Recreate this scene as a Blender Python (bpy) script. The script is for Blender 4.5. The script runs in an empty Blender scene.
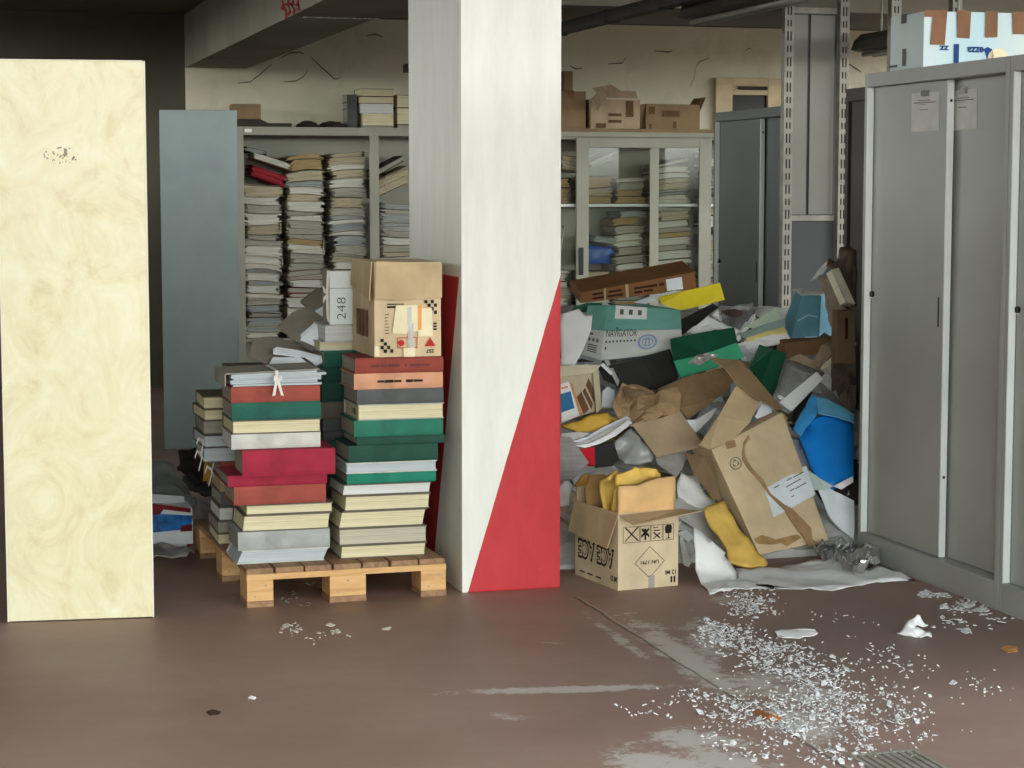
import bpy, bmesh, math, random
from math import sin, cos, radians, atan, pi
from mathutils import Vector, Matrix, noise
random.seed(7)
S = bpy.context.scene
COL = S.collection
# ------------------------------------------------------------------ camera model (world axes follow the building)
CEIL_FRONT, SKY, BAND, EXPO, WIN0, WY = 4.3, 1.35, 7.5, 0.46, 0.5, 5.6
FPX, YAW, PIT, EYE = 2030.0, radians(16.0), atan(191/2030.0), 1.515
def ray(px, py):
    x = (px-512)/FPX; y = -(py-384)/FPX
    cp, sp = cos(PIT), sin(PIT)
    f = cp+y*sp; u = -sp+y*cp
    c, s = cos(YAW), sin(YAW)
    return Vector((x*c+f*s, -x*s+f*c, u))
def at(px, py, x=None, y=None, z=None):
    "point seen at a pixel of the 1024x768 photograph, on the plane x=, y= or z="
    r = ray(px, py)
    t = x/r.x if x is not None else (y/r.y if y is not None else (z-EYE)/r.z)
    return Vector((r.x*t, r.y*t, EYE+r.z*t))
HS, HY = 0.52, 7.5
def heap(px, py, off=0.0):
    "point on the slope of the rubbish heap, off metres above it"
    r = ray(px, py)
    t = (off-EYE-HS*HY)/(r.z-HS*r.y)
    return Vector((r.x*t, r.y*t, EYE+r.z*t))
# ------------------------------------------------------------------ materials
def lin(c):
    return tuple(((v/255)/12.92 if v/255 <= .04045 else ((v/255+.055)/1.055)**2.4) for v in c)
MC = {}
class N:
    def __init__(s, name):
        s.m = bpy.data.materials.new(name); s.m.use_nodes = True
        s.t = s.m.node_tree; s.b = s.t.nodes['Principled BSDF']
    def n(s, ty, **kw):
        d = s.t.nodes.new(ty)
        for k, v in kw.items():
            if k.startswith('i_'): d.inputs[k[2:].replace('_', ' ')].default_value = v
            else: setattr(d, k, v)
        return d
    def l(s, a, b): s.t.links.new(a, b)
    def math(s, op, a, b=None, c=None, clamp=False):
        d = s.t.nodes.new('ShaderNodeMath'); d.operation = op; d.use_clamp = clamp
        for i, v in enumerate((a, b, c)):
            if v is None: continue
            if isinstance(v, (int, float)): d.inputs[i].default_value = v
            else: s.l(v, d.inputs[i])
        return d.outputs[0]
    def noise(s, vec, scale, detail=4, rough=.55, dist=0):
        d = s.n('ShaderNodeTexNoise'); d.inputs['Scale'].default_value = scale; d.inputs['Detail'].default_value = detail
        d.inputs['Roughness'].default_value = rough; d.inputs['Distortion'].default_value = dist
        if vec is not None: s.l(vec, d.inputs['Vector'])
        return d.outputs['Fac']
    def coords(s, kind='Object', scale=(1, 1, 1)):
        c = s.n('ShaderNodeTexCoord'); m = s.n('ShaderNodeMapping'); m.inputs['Scale'].default_value = scale
        s.l(c.outputs[kind], m.inputs['Vector']); return m.outputs[0]
    def ramp(s, fac, stops):
        d = s.n('ShaderNodeValToRGB'); e = d.color_ramp.elements
        while len(e) < len(stops): e.new(.5)
        for q, (p, c) in zip(e, stops): q.position = p; q.color = (*lin(c), 1) if len(c) == 3 else c
        s.l(fac, d.inputs[0]); return d.outputs[0]
    def mix(s, f, a, b):
        d = s.n('ShaderNodeMix'); d.data_type = 'RGBA'
        for soc, v in ((d.inputs[0], f), (d.inputs[6], a), (d.inputs[7], b)):
            if isinstance(v, (int, float)): soc.default_value = v
            elif isinstance(v, tuple): soc.default_value = (*lin(v), 1)
            else: s.l(v, soc)
        return d.outputs[2]
    def bump(s, h, strength=.2, dist=.01):
        d = s.n('ShaderNodeBump'); d.inputs['Strength'].default_value = strength; d.inputs['Distance'].default_value = dist
        s.l(h, d.inputs['Height']); s.l(d.outputs[0], s.b.inputs['Normal'])
def mat(name, c, rough=.7, var=.12, scale=6, bump=.15, metal=0, stretch=(1, 1, 1), spec=.3, detail=5):
    "plain surface with a little mottling"
    if name in MC: return MC[name]
    k = N(name); v = k.coords('Object', stretch)
    f = k.noise(v, scale, detail)
    lo = tuple(max(0, q*(1-var)) for q in c); hi = tuple(min(255, q*(1+var)) for q in c)
    k.l(k.ramp(f, [(.3, lo), (.7, hi)]), k.b.inputs['Base Color'])
    k.b.inputs['Roughness'].default_value = rough; k.b.inputs['Metallic'].default_value = metal
    k.b.inputs['Specular IOR Level'].default_value = spec
    if bump: k.bump(k.noise(v, scale*6, 3), bump, .004)
    MC[name] = k.m; return k.m
def pages(name, c, rough=.85, lines=420, dark=.72):
    "edges of many sheets: fine layers along z"
    if name in MC: return MC[name]
    k = N(name); v = k.coords('Object', (3, 3, lines))
    f = k.noise(v, 1.0, 3, .7)
    f2 = k.noise(k.coords('Object', (9, 9, 9)), 1.0, 3)
    c0 = k.ramp(f, [(.28, tuple(q*dark for q in c)), (.5, tuple(q*.94 for q in c)), (.75, tuple(min(255, q*1.04) for q in c))])
    k.l(k.mix(k.math('MULTIPLY', f2, .35), c0, tuple(q*.78 for q in c)), k.b.inputs['Base Color'])
    k.b.inputs['Roughness'].default_value = rough; k.b.inputs['Specular IOR Level'].default_value = .2
    k.bump(f, .35, .002)
    MC[name] = k.m; return k.m
def cardboard(name, c, rough=.85):
    if name in MC: return MC[name]
    k = N(name); v = k.coords('Object', (1, 1, 1))
    f = k.noise(v, 5, 5); g = k.noise(k.coords('Object', (60, 60, 4)), 1, 2)
    c0 = k.ramp(f, [(.3, tuple(q*.88 for q in c)), (.7, tuple(min(255, q*1.06) for q in c))])
    k.l(k.mix(k.math('MULTIPLY', g, .18), c0, tuple(q*.75 for q in c)), k.b.inputs['Base Color'])
    k.b.inputs['Roughness'].default_value = rough; k.b.inputs['Specular IOR Level'].default_value = .2
    k.bump(g, .12, .003)
    MC[name] = k.m; return k.m
def clear(name, tint=(245, 248, 250), glossy=.16, rough=.08, milk=.12):
    "thin clear film or pane"
    if name in MC: return MC[name]
    k = N(name); t = k.t
    out = [q for q in t.nodes if q.type == 'OUTPUT_MATERIAL'][0]
    tr = k.n('ShaderNodeBsdfTransparent'); tr.inputs[0].default_value = (*lin(tint), 1)
    gl = k.n('ShaderNodeBsdfGlossy'); gl.inputs['Roughness'].default_value = rough
    di = k.n('ShaderNodeBsdfDiffuse'); di.inputs[0].default_value = (.8, .8, .8, 1)
    fr = k.n('ShaderNodeFresnel'); fr.inputs[0].default_value = 1.5 if milk else 1.28
    a = k.n('ShaderNodeMixShader'); b = k.n('ShaderNodeMixShader')
    k.l(k.noise(k.coords('Object'), 14, 4), k.n('ShaderNodeBump', i_Strength=.25 if milk else .02).inputs['Height'])
    bp = [q for q in t.nodes if q.type == 'BUMP'][0]
    k.l(bp.outputs[0], gl.inputs['Normal'])
    k.l(k.math('ADD', fr.outputs[0], glossy, clamp=True), a.inputs[0]); k.l(tr.outputs[0], a.inputs[1]); k.l(gl.outputs[0], a.inputs[2])
    b.inputs[0].default_value = milk; k.l(a.outputs[0], b.inputs[1]); k.l(di.outputs[0], b.inputs[2])
    k.l(b.outputs[0], out.inputs[0])
    MC[name] = k.m; return k.m
# ------------------------------------------------------------------ objects
LABELS = {}
def tag(o, label, cat, group=None, kind=None):
    o['label'] = label; o['category'] = cat
    if group: o['group'] = group
    if kind: o['kind'] = kind
    if label in LABELS: print('DUPLICATE LABEL', label)
    nw = len(label.split())
    if nw < 4 or nw > 16: print('LABEL LENGTH', nw, label)
    LABELS[label] = o.name
    return o
def empty(name, loc, label, cat, group=None, rz=0):
    o = bpy.data.objects.new(name, None); COL.objects.link(o)
    o.location = loc; o.rotation_euler = (0, 0, rz); o.empty_display_size = .1
    return tag(o, label, cat, group)
def link(name, bm, m, parent=None, world=False, smooth=False, kind=None, label=None):
    "one mesh object; world=True: vertices are world points, moved into the parent's frame"
    bmesh.ops.recalc_face_normals(bm, faces=bm.faces[:])
    me = bpy.data.meshes.new(name); 
    if world:
        if parent is not None:
            inv = (Matrix.Translation(parent.location) @ parent.rotation_euler.to_matrix().to_4x4()).inverted()
            bm.transform(inv)
    bm.to_mesh(me); bm.free()
    for q in (m if isinstance(m, (list, tuple)) else [m]): me.materials.append(q)
    if smooth:
        for p in me.polygons: p.use_smooth = True
    o = bpy.data.objects.new(name, me); COL.objects.link(o)
    if parent is not None: o.parent = parent
    if kind: o['kind'] = kind
    if label: o['label'] = label
    return o
def recenter(o):
    "put the origin of a top-level mesh at the middle of its base"
    vs = [v.co for v in o.data.vertices]
    c = Vector((sum(v.x for v in vs)/len(vs), sum(v.y for v in vs)/len(vs), min(v.z for v in vs)))
    o.data.transform(Matrix.Translation(-c)); o.location = c
    return o
def bbox(bm, x0, x1, y0, y1, z0, z1, bev=0, mi=0):
    r = bmesh.ops.create_cube(bm, size=1)
    vs = r['verts']
    for v in vs:
        v.co = Vector((x0+(v.co.x+.5)*(x1-x0), y0+(v.co.y+.5)*(y1-y0), z0+(v.co.z+.5)*(z1-z0)))
    fs = set(f for v in vs for f in v.link_faces)
    for f in fs: f.material_index = mi
    if bev:
        es = list(set(e for v in vs for e in v.link_edges))
        bmesh.ops.bevel(bm, geom=es, offset=bev, segments=2, affect='EDGES', profile=.7)
def box(name, x0, x1, y0, y1, z0, z1, m, parent=None, bev=0, **kw):
    bm = bmesh.new(); bbox(bm, x0, x1, y0, y1, z0, z1, bev); return link(name, bm, m, parent, **kw)
def hexa(bm, f, b, mi=0):
    "solid from front corners (BL,TL,TR,BR) and the matching back corners"
    v = [bm.verts.new(p) for p in list(f)+list(b)]
    for q in ((0, 1, 2, 3), (7, 6, 5, 4), (0, 4, 5, 1), (1, 5, 6, 2), (2, 6, 7, 3), (3, 7, 4, 0)):
        bm.faces.new([v[i] for i in q]).material_index = mi
    return v
def tube(bm, pts, r, n=8, cap=True):
    pts = [Vector(p) for p in pts]; rings = []
    for i, p in enumerate(pts):
        d = (pts[min(i+1, len(pts)-1)]-pts[max(i-1, 0)]).normalized()
        a = d.cross(Vector((0, 0, 1)) if abs(d.z) < .9 else Vector((1, 0, 0))).normalized(); b = d.cross(a)
        rr = r[i] if isinstance(r, (list, tuple)) else r
        rings.append([bm.verts.new(p+a*cos(2*pi*k/n)*rr+b*sin(2*pi*k/n)*rr) for k in range(n)])
    for A, B in zip(rings, rings[1:]):
        for k in range(n): bm.faces.new((A[k], A[(k+1) % n], B[(k+1) % n], B[k]))
    if cap: bm.faces.new(rings[0][::-1]); bm.faces.new(rings[-1])
def ribbon(bm, pts, w, side, th=.0012):
    "flat strip along pts, widened along side"
    side = Vector(side).normalized(); pts = [Vector(p) for p in pts]
    prev = None
    for i, p in enumerate(pts):
        d = (pts[min(i+1, len(pts)-1)]-pts[max(i-1, 0)]).normalized()
        n = d.cross(side).normalized()*th
        ww = w[i] if isinstance(w, (list, tuple)) else w
        q = [bm.verts.new(p+side*ww/2+n), bm.verts.new(p-side*ww/2+n), bm.verts.new(p-side*ww/2-n), bm.verts.new(p+side*ww/2-n)]
        if prev:
            for k in range(4): bm.faces.new((prev[k], prev[(k+1) % 4], q[(k+1) % 4], q[k]))
        else: bm.faces.new(q[::-1])
        prev = q
    bm.faces.new(prev)
CAM = Vector((0, 0, EYE))
def sheet_bm(pts, th=.003, cuts=3, amp=.008, freq=7, seed=0, fold=0.0):
    "crumpled sheet with real thickness through 3-D outline points"
    bm = bmesh.new()
    vs = [bm.verts.new(p) for p in pts]
    f = bm.faces.new(vs); f.normal_update()
    nrm = f.normal.copy(); c = f.calc_center_median()
    if nrm.dot(CAM-c) < 0:
        bmesh.ops.reverse_faces(bm, faces=[f]); nrm = -nrm
    bmesh.ops.triangulate(bm, faces=bm.faces[:])
    if cuts: bmesh.ops.subdivide_edges(bm, edges=bm.edges[:], cuts=cuts, use_grid_fill=True)
    so = Vector((seed*13.7, seed*5.1, seed*3.3))
    for v in bm.verts:
        k = noise.noise(v.co*freq+so)+.5*noise.noise(v.co*freq*2.7+so)
        if fold: k += fold*(1-abs(noise.noise(v.co*freq*1.3+so*2))*4)
        v.co += nrm*amp*k
    bm.normal_update()
    bmesh.ops.solidify(bm, geom=bm.faces[:], thickness=th)
    return bm
def quad_point(q, u, v, off=.0012):
    "point on a quad (BL,TL,TR,BR) pushed off towards the camera"
    bl, tl, tr, br = [Vector(p) for p in q]
    p = (bl*(1-u)+br*u)*(1-v)+(tl*(1-u)+tr*u)*v
    n = (br-bl).cross(tl-bl).normalized()
    if n.dot(CAM-p) < 0: n = -n
    return p+n*off
def decal_bm(bm, q, u0, v0, u1, v1, off=.0012, th=.0006, pts=None):
    "thin printed or pasted patch on a quad"
    uv = pts or [(u0, v0), (u0, v1), (u1, v1), (u1, v0)]
    f = [bm.verts.new(quad_point(q, u, v, off)) for u, v in uv]
    b = [bm.verts.new(quad_point(q, u, v, off-th)) for u, v in uv]
    bm.faces.new(f); bm.faces.new(b[::-1])
    for i in range(len(f)):
        j = (i+1) % len(f); bm.faces.new((f[i], b[i], b[j], f[j]))
def text_bm(bm, txt, q, u0, v0, u1, v1, off=.0016, rot=0, bold=0.0, xs=1):
    "lettering filling the rectangle u0..u1, v0..v1 of a quad; rot in quarter turns"
    cu = bpy.data.curves.new('lettering', 'FONT'); cu.body = txt; cu.offset = bold
    cu.resolution_u = 3
    o = bpy.data.objects.new('lettering', cu); COL.objects.link(o)
    dg = bpy.context.evaluated_depsgraph_get(); dg.update()
    me = bpy.data.meshes.new_from_object(o.evaluated_get(dg))
    bpy.data.objects.remove(o); bpy.data.curves.remove(cu)
    xy = [(v.co.x, v.co.y) for v in me.vertices]
    a0, a1 = min(p[0] for p in xy), max(p[0] for p in xy); b0, b1 = min(p[1] for p in xy), max(p[1] for p in xy)
    vs = []
    for x, y in xy:
        s, t = (x-a0)/(a1-a0), (y-b0)/(b1-b0)
        for _ in range(rot % 4): s, t = 1-t, s
        vs.append(bm.verts.new(quad_point(q, u0+s*(u1-u0), v0+t*(v1-v0), off)))
    for p in me.polygons:
        try: bm.faces.new([vs[i] for i in p.vertices])
        except ValueError: pass
    bpy.data.meshes.remove(me)
ORD = 'zero first second third fourth fifth sixth seventh eighth ninth tenth eleventh twelfth thirteenth fourteenth fifteenth sixteenth seventeenth eighteenth nineteenth twentieth'.split()
ORD += ['twenty-'+w for w in ORD[1:10]]+['thirtieth']
# ------------------------------------------------------------------ palette
METAL = mat('grey_enamel', (158, 161, 156), .36, .05, 1.5, .03, spec=.45)
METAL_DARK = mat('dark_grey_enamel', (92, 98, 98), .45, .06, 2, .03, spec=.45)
METAL_BLUE = mat('blue_grey_enamel', (142, 160, 158), .42, .08, 1.6, .03, spec=.45)
METAL_OLIVE = mat('olive_grey_enamel', (146, 146, 130), .5, .06, 2, .03, spec=.4)
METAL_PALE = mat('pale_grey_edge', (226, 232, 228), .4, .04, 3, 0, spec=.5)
GALV = mat('galvanised_steel', (150, 148, 136), .5, .12, 9, .05, metal=.15, spec=.5)
BLACK = mat('black_plastic', (22, 22, 22), .5, .1, 8, .05)
INK = mat('black_ink', (30, 28, 26), .8, .05, 8, 0)
INK_GREY = mat('grey_ink', (105, 100, 92), .8, .05, 8, 0)
INK_RED = mat('red_ink', (186, 48, 44), .8, .08, 8, 0)
INK_BLUE = mat('blue_ink', (36, 70, 128), .8, .05, 8, 0)
KRAFT = cardboard('kraft_card', (200, 176, 138))
KRAFT_PALE = cardboard('pale_kraft_card', (216, 194, 157))
KRAFT_DARK = cardboard('dark_kraft_card', (146, 122, 92))
KRAFT_GREY = cardboard('grey_brown_card', (178, 157, 128))
TAPE = mat('brown_tape', (122, 82, 50), .5, .12, 9, .05, spec=.25)
WHITE = mat('white_paper', (238, 240, 238), .8, .05, 5, .05)
PAPER_COOL = mat('cool_white_paper', (222, 230, 234), .75, .07, 5, .05)
PAPER_CREAM = mat('cream_paper', (232, 220, 184), .8, .06, 5, .05)
PAPER_GREY = mat('grey_paper', (192, 193, 188), .8, .12, 6, .08)
RIBBON = mat('white_cotton_tape', (225, 220, 212), .9, .06, 30, .05)
PG_CREAM = pages('cream_page_edges', (232, 222, 182))
PG_WHITE = pages('white_page_edges', (226, 228, 222), dark=.82)
PG_GREY = pages('grey_page_edges', (168, 162, 146))
PG_TAN = pages('tan_page_edges', (188, 170, 126))
PG_COOL = pages('cool_page_edges', (196, 206, 208), dark=.8)
CLEAR = clear('clear_film', glossy=.18, rough=.12, milk=.2)
GLASS = clear('pane_glass', (240, 242, 238), glossy=.0, rough=.01, milk=.0)
# ------------------------------------------------------------------ setting
def structure(name, bm, m, parent=None, **kw):
    o = link(name, bm, m, parent, **kw); o['kind'] = 'structure'; return o
def blob_mask(k, xy, c, rx, ry, rot, soft=.6):
    "1 inside an ellipse on the floor, fading at its rim"
    sx = k.n('ShaderNodeSeparateXYZ'); k.l(xy, sx.inputs[0])
    dx = k.math('SUBTRACT', sx.outputs[0], c[0]); dy = k.math('SUBTRACT', sx.outputs[1], c[1])
    u = k.math('ADD', k.math('MULTIPLY', dx, cos(rot)/rx), k.math('MULTIPLY', dy, sin(rot)/rx))
    v = k.math('ADD', k.math('MULTIPLY', dx, -sin(rot)/ry), k.math('MULTIPLY', dy, cos(rot)/ry))
    d = k.math('SQRT', k.math('ADD', k.math('MULTIPLY', u, u), k.math('MULTIPLY', v, v)))
    return k.math('DIVIDE', k.math('SUBTRACT', 1.0, d), soft, clamp=True)
def floor_material():
    k = N('worn_resin_floor'); v = k.coords('Object')
    base = k.ramp(k.noise(v, .9, 6, .6), [(.3, (146, 118, 106)), (.5, (160, 131, 119)), (.7, (172, 146, 133))])
    fine = k.noise(v, 14, 5, .65)
    base = k.mix(k.math('MULTIPLY', fine, .35), base, (132, 113, 102))
    wet = k.math('MULTIPLY', blob_mask(k, v, (2.9, 6.2), 1.3, .9, .5, .7), .55)
    base = k.mix(wet, base, (118, 106, 98))
    # cement dust: streak along the joint, a long thin arm and blotches
    n1 = k.noise(v, 7, 9, .75, .8); n2 = k.noise(v, 24, 8, .78, .3)
    def spot(c, rx, ry, rot, lo, amt, soft=.7):
        m = blob_mask(k, v, c, rx, ry, rot, soft)
        nn = k.math('ADD', k.math('MULTIPLY', n1, .5), k.math('MULTIPLY', n2, .5))
        cut = k.math('SUBTRACT', lo+.19, k.math('MULTIPLY', m, .22))
        th = k.math('MULTIPLY', k.math('SUBTRACT', nn, cut), 13, clamp=True)
        return k.math('MULTIPLY', k.math('MULTIPLY', k.math('MULTIPLY', m, 4, clamp=True), th), amt)
    def wpos(px, py):
        p = at(px, py, z=0); return (p.x, p.y)
    masks = []
    def seg(p0, p1, width, lo, amt, soft=.8):
        a, b = Vector((*wpos(*p0), 0)), Vector((*wpos(*p1), 0)); d = b-a
        c = (a+b)/2
        masks.append(spot((c.x, c.y), d.length/2, width, math.atan2(d.y, d.x), lo, amt, soft))
    seg((395, 694), (720, 685), .055, 0.37, 0.74)
    seg((470, 712), (545, 720), .07, 0.45, 0.57)
    seg((640, 722), (760, 760), .19, 0.42, 0.80)
    seg((610, 738), (740, 800), .2, .40, .8)
    seg((760, 690), (840, 760), .16, .42, .7)
    seg((655, 735), (800, 790), .16, 0.41, 0.72)
    seg((600, 596), (800, 740), .12, 0.41, 0.72)
    seg((690, 600), (720, 690), .14, 0.45, 0.62)
    seg((690, 650), (900, 735), .30, 0.45, 0.62)
    seg((700, 588), (760, 612), .12, 0.43, 0.62)
    seg((640, 640), (700, 668), .03, 0.41, 0.62)
    seg((560, 596), (690, 690), .05, 0.45, 0.62)
    seg((520, 640), (585, 646), .03, 0.47, 0.42)
    tot = masks[0]
    for m_ in masks[1:]: tot = k.math('MAXIMUM', tot, m_)
    base = k.mix(tot, base, (205, 200, 190))
    # joint between the two pours
    a, b = Vector((*wpos(575, 597), 0)), Vector((*wpos(845, 768), 0)); d = (b-a).normalized(); nx, ny = -d.y, d.x
    sx = k.n('ShaderNodeSeparateXYZ'); k.l(v, sx.inputs[0])
    dist = k.math('ADD', k.math('MULTIPLY', k.math('SUBTRACT', sx.outputs[0], a.x), nx), k.math('MULTIPLY', k.math('SUBTRACT', sx.outputs[1], a.y), ny))
    dist = k.math('ADD', dist, k.math('MULTIPLY', k.math('SUBTRACT', k.noise(v, 6, 3), .5), .03))
    fw = k.math('LESS_THAN', sx.outputs[1], a.y)
    j1 = k.math('MULTIPLY', k.math('SUBTRACT', 1.0, k.math('MULTIPLY', k.math('ABSOLUTE', dist), 110), clamp=True), fw)
    base = k.mix(k.math('MULTIPLY', j1, .75), base, (62, 54, 49))
    d2 = k.math('ABSOLUTE', k.math('ADD', dist, -.012))
    j2 = k.math('MULTIPLY', k.math('MULTIPLY', k.math('SUBTRACT', 1.0, k.math('MULTIPLY', d2, 120), clamp=True), fw), n1)
    base = k.mix(j2, base, (190, 184, 172))
    k.l(base, k.b.inputs['Base Color'])
    r = k.math('ADD', k.math('MULTIPLY', k.noise(v, 1.3, 4), .3), .38)
    k.l(r, k.b.inputs['Roughness']); k.b.inputs['Specular IOR Level'].default_value = .3
    k.bump(k.math('SUBTRACT', fine, k.math('MULTIPLY', j1, .6)), .18, .004)
    return k.m
bm = bmesh.new(); bbox(bm, -14, 14, -16, 16.3, -.12, 0)
FLOOR = structure('floor', bm, floor_material())
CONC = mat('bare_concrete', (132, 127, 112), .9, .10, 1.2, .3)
CONC_DARK = mat('dark_concrete', (84, 79, 67), .9, .15, .8, .3)  # plain dark concrete for the ceiling and far left wall
def wall_material(name, c):
    k = N(name); v = k.coords('Object')
    f = k.noise(v, 1.1, 7, .6); g = k.noise(v, 3.5, 6, .7, .4)
    c0 = k.ramp(f, [(.3, tuple(q*.9 for q in c)), (.7, c)])
    k.l(k.mix(k.math('MULTIPLY', k.math('SUBTRACT', g, .52), 2.2, clamp=True), c0, tuple(q*.78 for q in c)), k.b.inputs['Base Color'])
    k.b.inputs['Roughness'].default_value = .9; k.b.inputs['Specular IOR Level'].default_value = .15
    k.bump(g, .3, .01); return k.m
bm = bmesh.new(); bbox(bm, 1.96, 9.2, 16.1, 16.3, 0, 2.9)
WALLB = structure('wall_back', bm, wall_material('limewashed_wall', (240, 234, 208)))
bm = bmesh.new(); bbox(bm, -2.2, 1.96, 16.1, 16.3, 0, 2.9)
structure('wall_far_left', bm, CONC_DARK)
def side_wall(x0, x1):
    bm = bmesh.new()
    bbox(bm, x0, x1, CEIL_FRONT, WY, 0, 2.9); bbox(bm, x0, x1, 15.8, 16.3, 0, 2.9); bbox(bm, x0, x1, WY, 15.8, 0, WIN0); bbox(bm, x0, x1, WY, 15.8, 2.8, 2.9)
    return bm
def added_side_window(name, x):  # frame of an unseen opening added to bring daylight to the back
    bm = bmesh.new()
    for i in range(6): y = WY+(15.74-WY)*i/5; bbox(bm, x-.03, x+.03, y, y+.06, WIN0, 2.8)
    bbox(bm, x-.031, x+.031, WY, 15.8, WIN0, WIN0+.06); bbox(bm, x-.031, x+.031, WY, 15.8, 2.74, 2.8)
    return structure(name, bm, METAL_OLIVE)
bl = bmesh.new(); bbox(bl, -2.4, -2.2, -2.5, 9.5, 0, 2.9); bbox(bl, -2.4, -2.2, 9.5, 16.3, 0, 1.7); bbox(bl, -2.4, -2.2, 15.9, 16.3, 1.7, 2.9); bbox(bl, -2.4, -2.2, 9.5, 15.9, 2.84, 2.9)
bm = bmesh.new()
for i in range(6): y = 9.5+6.34*i/5; bbox(bm, -2.33, -2.27, y, y+.06, 1.7, 2.84)
structure('added_window_left', bm, METAL_OLIVE)  # unseen high opening added to light the beam and back wall
structure('wall_left', bl, mat('grey_plaster', (170, 166, 152), .9, .1, 1.5, .2))  # unseen wall, set close and run forward to shade left-facing sides
added_side_window('added_window_right', 9.3)  # added opening in the right wall
bm = side_wall(9.2, 9.4)
structure('wall_right', bm, wall_material('limewashed_side_wall', (226, 220, 200)))
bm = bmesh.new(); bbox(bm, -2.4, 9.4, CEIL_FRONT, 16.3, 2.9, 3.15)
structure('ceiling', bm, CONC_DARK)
bm = bmesh.new(); bbox(bm, 1.96, 2.446, CEIL_FRONT, 16.1, 2.49, 2.9, .008)
BEAM = structure('beam', bm, CONC)
bm = bmesh.new(); bbox(bm, 2.446, 9.2, 10.25, 11.28, 2.492, 2.9, .008)
structure('cross_beam', bm, CONC)
# chipped pale arris along the far edge of the cross beam soffit, cracks in the limewash
def strokes(name, lines, m, plane, parent, w, side):
    bm = bmesh.new()
    for ln in lines:
        pts = [at(px, py, **plane) for px, py in ln]
        for p in pts:
            if 'y' in plane: p.y -= .004
            else: p.x -= .004
        ws = [w*(.4+.6*sin(pi*(i+.3)/(len(pts)-.4))) for i in range(len(pts))]
        ribbon(bm, pts, ws, side, .0015)
    o = link(name, bm, m, parent, world=True, kind='structure'); return o
CRACK = mat('crack_brown', (104, 90, 72), .95, .1, 20, 0)  # brown for the thin crack strips
strokes('crack', [[(238, 83), (250, 82), (258, 76), (266, 69), (272, 64)], [(281, 58), (290, 53), (299, 52), (304, 54)],
                  [(311, 57), (316, 62), (322, 68), (328, 73), (334, 79), (338, 79), (341, 76)], [(284, 82), (296, 81), (303, 77), (308, 70)],
                  [(366, 36), (375, 34), (383, 37)], [(608, 64), (622, 63), (626, 57)], [(690, 87), (694, 78), (696, 67), (699, 62), (709, 58)],
                  [(655, 51), (668, 52), (672, 51)], [(570, 66), (576, 69), (582, 68)], [(746, 50), (750, 48)], [(845, 62), (855, 68), (861, 72)]],
        CRACK, {'y': 16.1}, WALLB, .011, (0.2, 0, 1))
strokes('graffiti', [[(283, 0), (284, 6), (282, 9), (286, 8), (287, 14), (286, 19)], [(289, 0), (289, 7), (291, 11), (288, 15)], [(294, 0), (292, 6), (295, 9), (294, 15)], [(299, 0), (298, 5), (300, 9), (297, 10)], [(283, 5), (291, 4), (299, 5)]],
        mat('red_spray_paint', (150, 22, 26), .7, .1, 20, 0), {'x': 1.96}, BEAM, .055, (0, 1, .4))
# column: limewashed blade with the red triangle painted round its foot
def column_material():
    k = N('painted_column'); v = k.coords('Object')
    sx = k.n('ShaderNodeSeparateXYZ'); k.l(v, sx.inputs[0])
    ge = k.n('ShaderNodeNewGeometry'); nx = k.n('ShaderNodeSeparateXYZ'); k.l(ge.outputs['Normal'], nx.inputs[0])
    X, Y, Z = sx.outputs
    side = k.math('GREATER_THAN', k.math('ABSOLUTE', nx.outputs[0]), .7)
    wob = k.math('MULTIPLY', k.math('SUBTRACT', k.noise(v, 9, 3), .5), .012)
    ta, tb = at(561, 274, y=7.37), at(468, 592, y=7.37)
    # front: z below the line through tb (foot, left) and ta (right edge)
    s = (ta.z-tb.z)/(ta.x-tb.x)
    fr = k.math('LESS_THAN', k.math('ADD', Z, wob), k.math('ADD', k.math('MULTIPLY', k.math('SUBTRACT', X, tb.x), s), tb.z))
    la, lb = at(459, 277, x=1.916), at(434, 560, x=1.916)
    q = (lb.y-la.y)/(lb.z-la.z)
    l1 = k.math('GREATER_THAN', Y, k.math('ADD', k.math('MULTIPLY', k.math('SUBTRACT', Z, la.z), q), la.y))
    l2 = k.math('LESS_THAN', Z, la.z)
    le = k.math('MULTIPLY', l1, l2)
    red = k.math('ADD', k.math('MULTIPLY', fr, k.math('SUBTRACT', 1.0, side)), k.math('MULTIPLY', le, side), clamp=True)
    chips = k.math('MULTIPLY', k.math('SUBTRACT', k.noise(v, 22, 4, .7), .7), 20, clamp=True)
    red = k.math('MULTIPLY', red, k.math('SUBTRACT', 1.0, chips))
    n = k.noise(k.coords('Object', (7, 7, 1.2)), 2.2, 6, .65)
    w = k.ramp(n, [(.3, (222, 223, 213)), (.6, (232, 233, 224)), (.8, (237, 237, 230))])
    grime = k.math('MULTIPLY', k.math('SUBTRACT', k.noise(k.coords('Object', (4, 4, 2)), 3, 7, .75), .55), 2.2, clamp=True)
    w = k.mix(k.math('MULTIPLY', grime, .22), w, (176, 178, 170))
    r = k.ramp(k.noise(k.coords('Object', (3, 3, 1)), 2.5, 6, .65), [(.3, (176, 34, 40)), (.7, (196, 50, 54))])
    k.l(k.mix(red, w, r), k.b.inputs['Base Color'])
    k.b.inputs['Roughness'].default_value = .55; k.b.inputs['Specular IOR Level'].default_value = .35
    k.bump(k.noise(k.coords('Object', (8, 8, 3)), 3, 5), .25, .006)
    return k.m
bm = bmesh.new(); bbox(bm, 1.916, 2.307, 7.37, 8.23, 0, 2.489, .006)
COLUMN = structure('column', bm, column_material())
bm = bmesh.new(); pa, pb = at(302, 17.5, z=2.487), at(379, 19, z=2.487); bbox(bm, pa.x, pb.x, 11.272, 11.292, 2.483, 2.489, .001)
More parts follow.
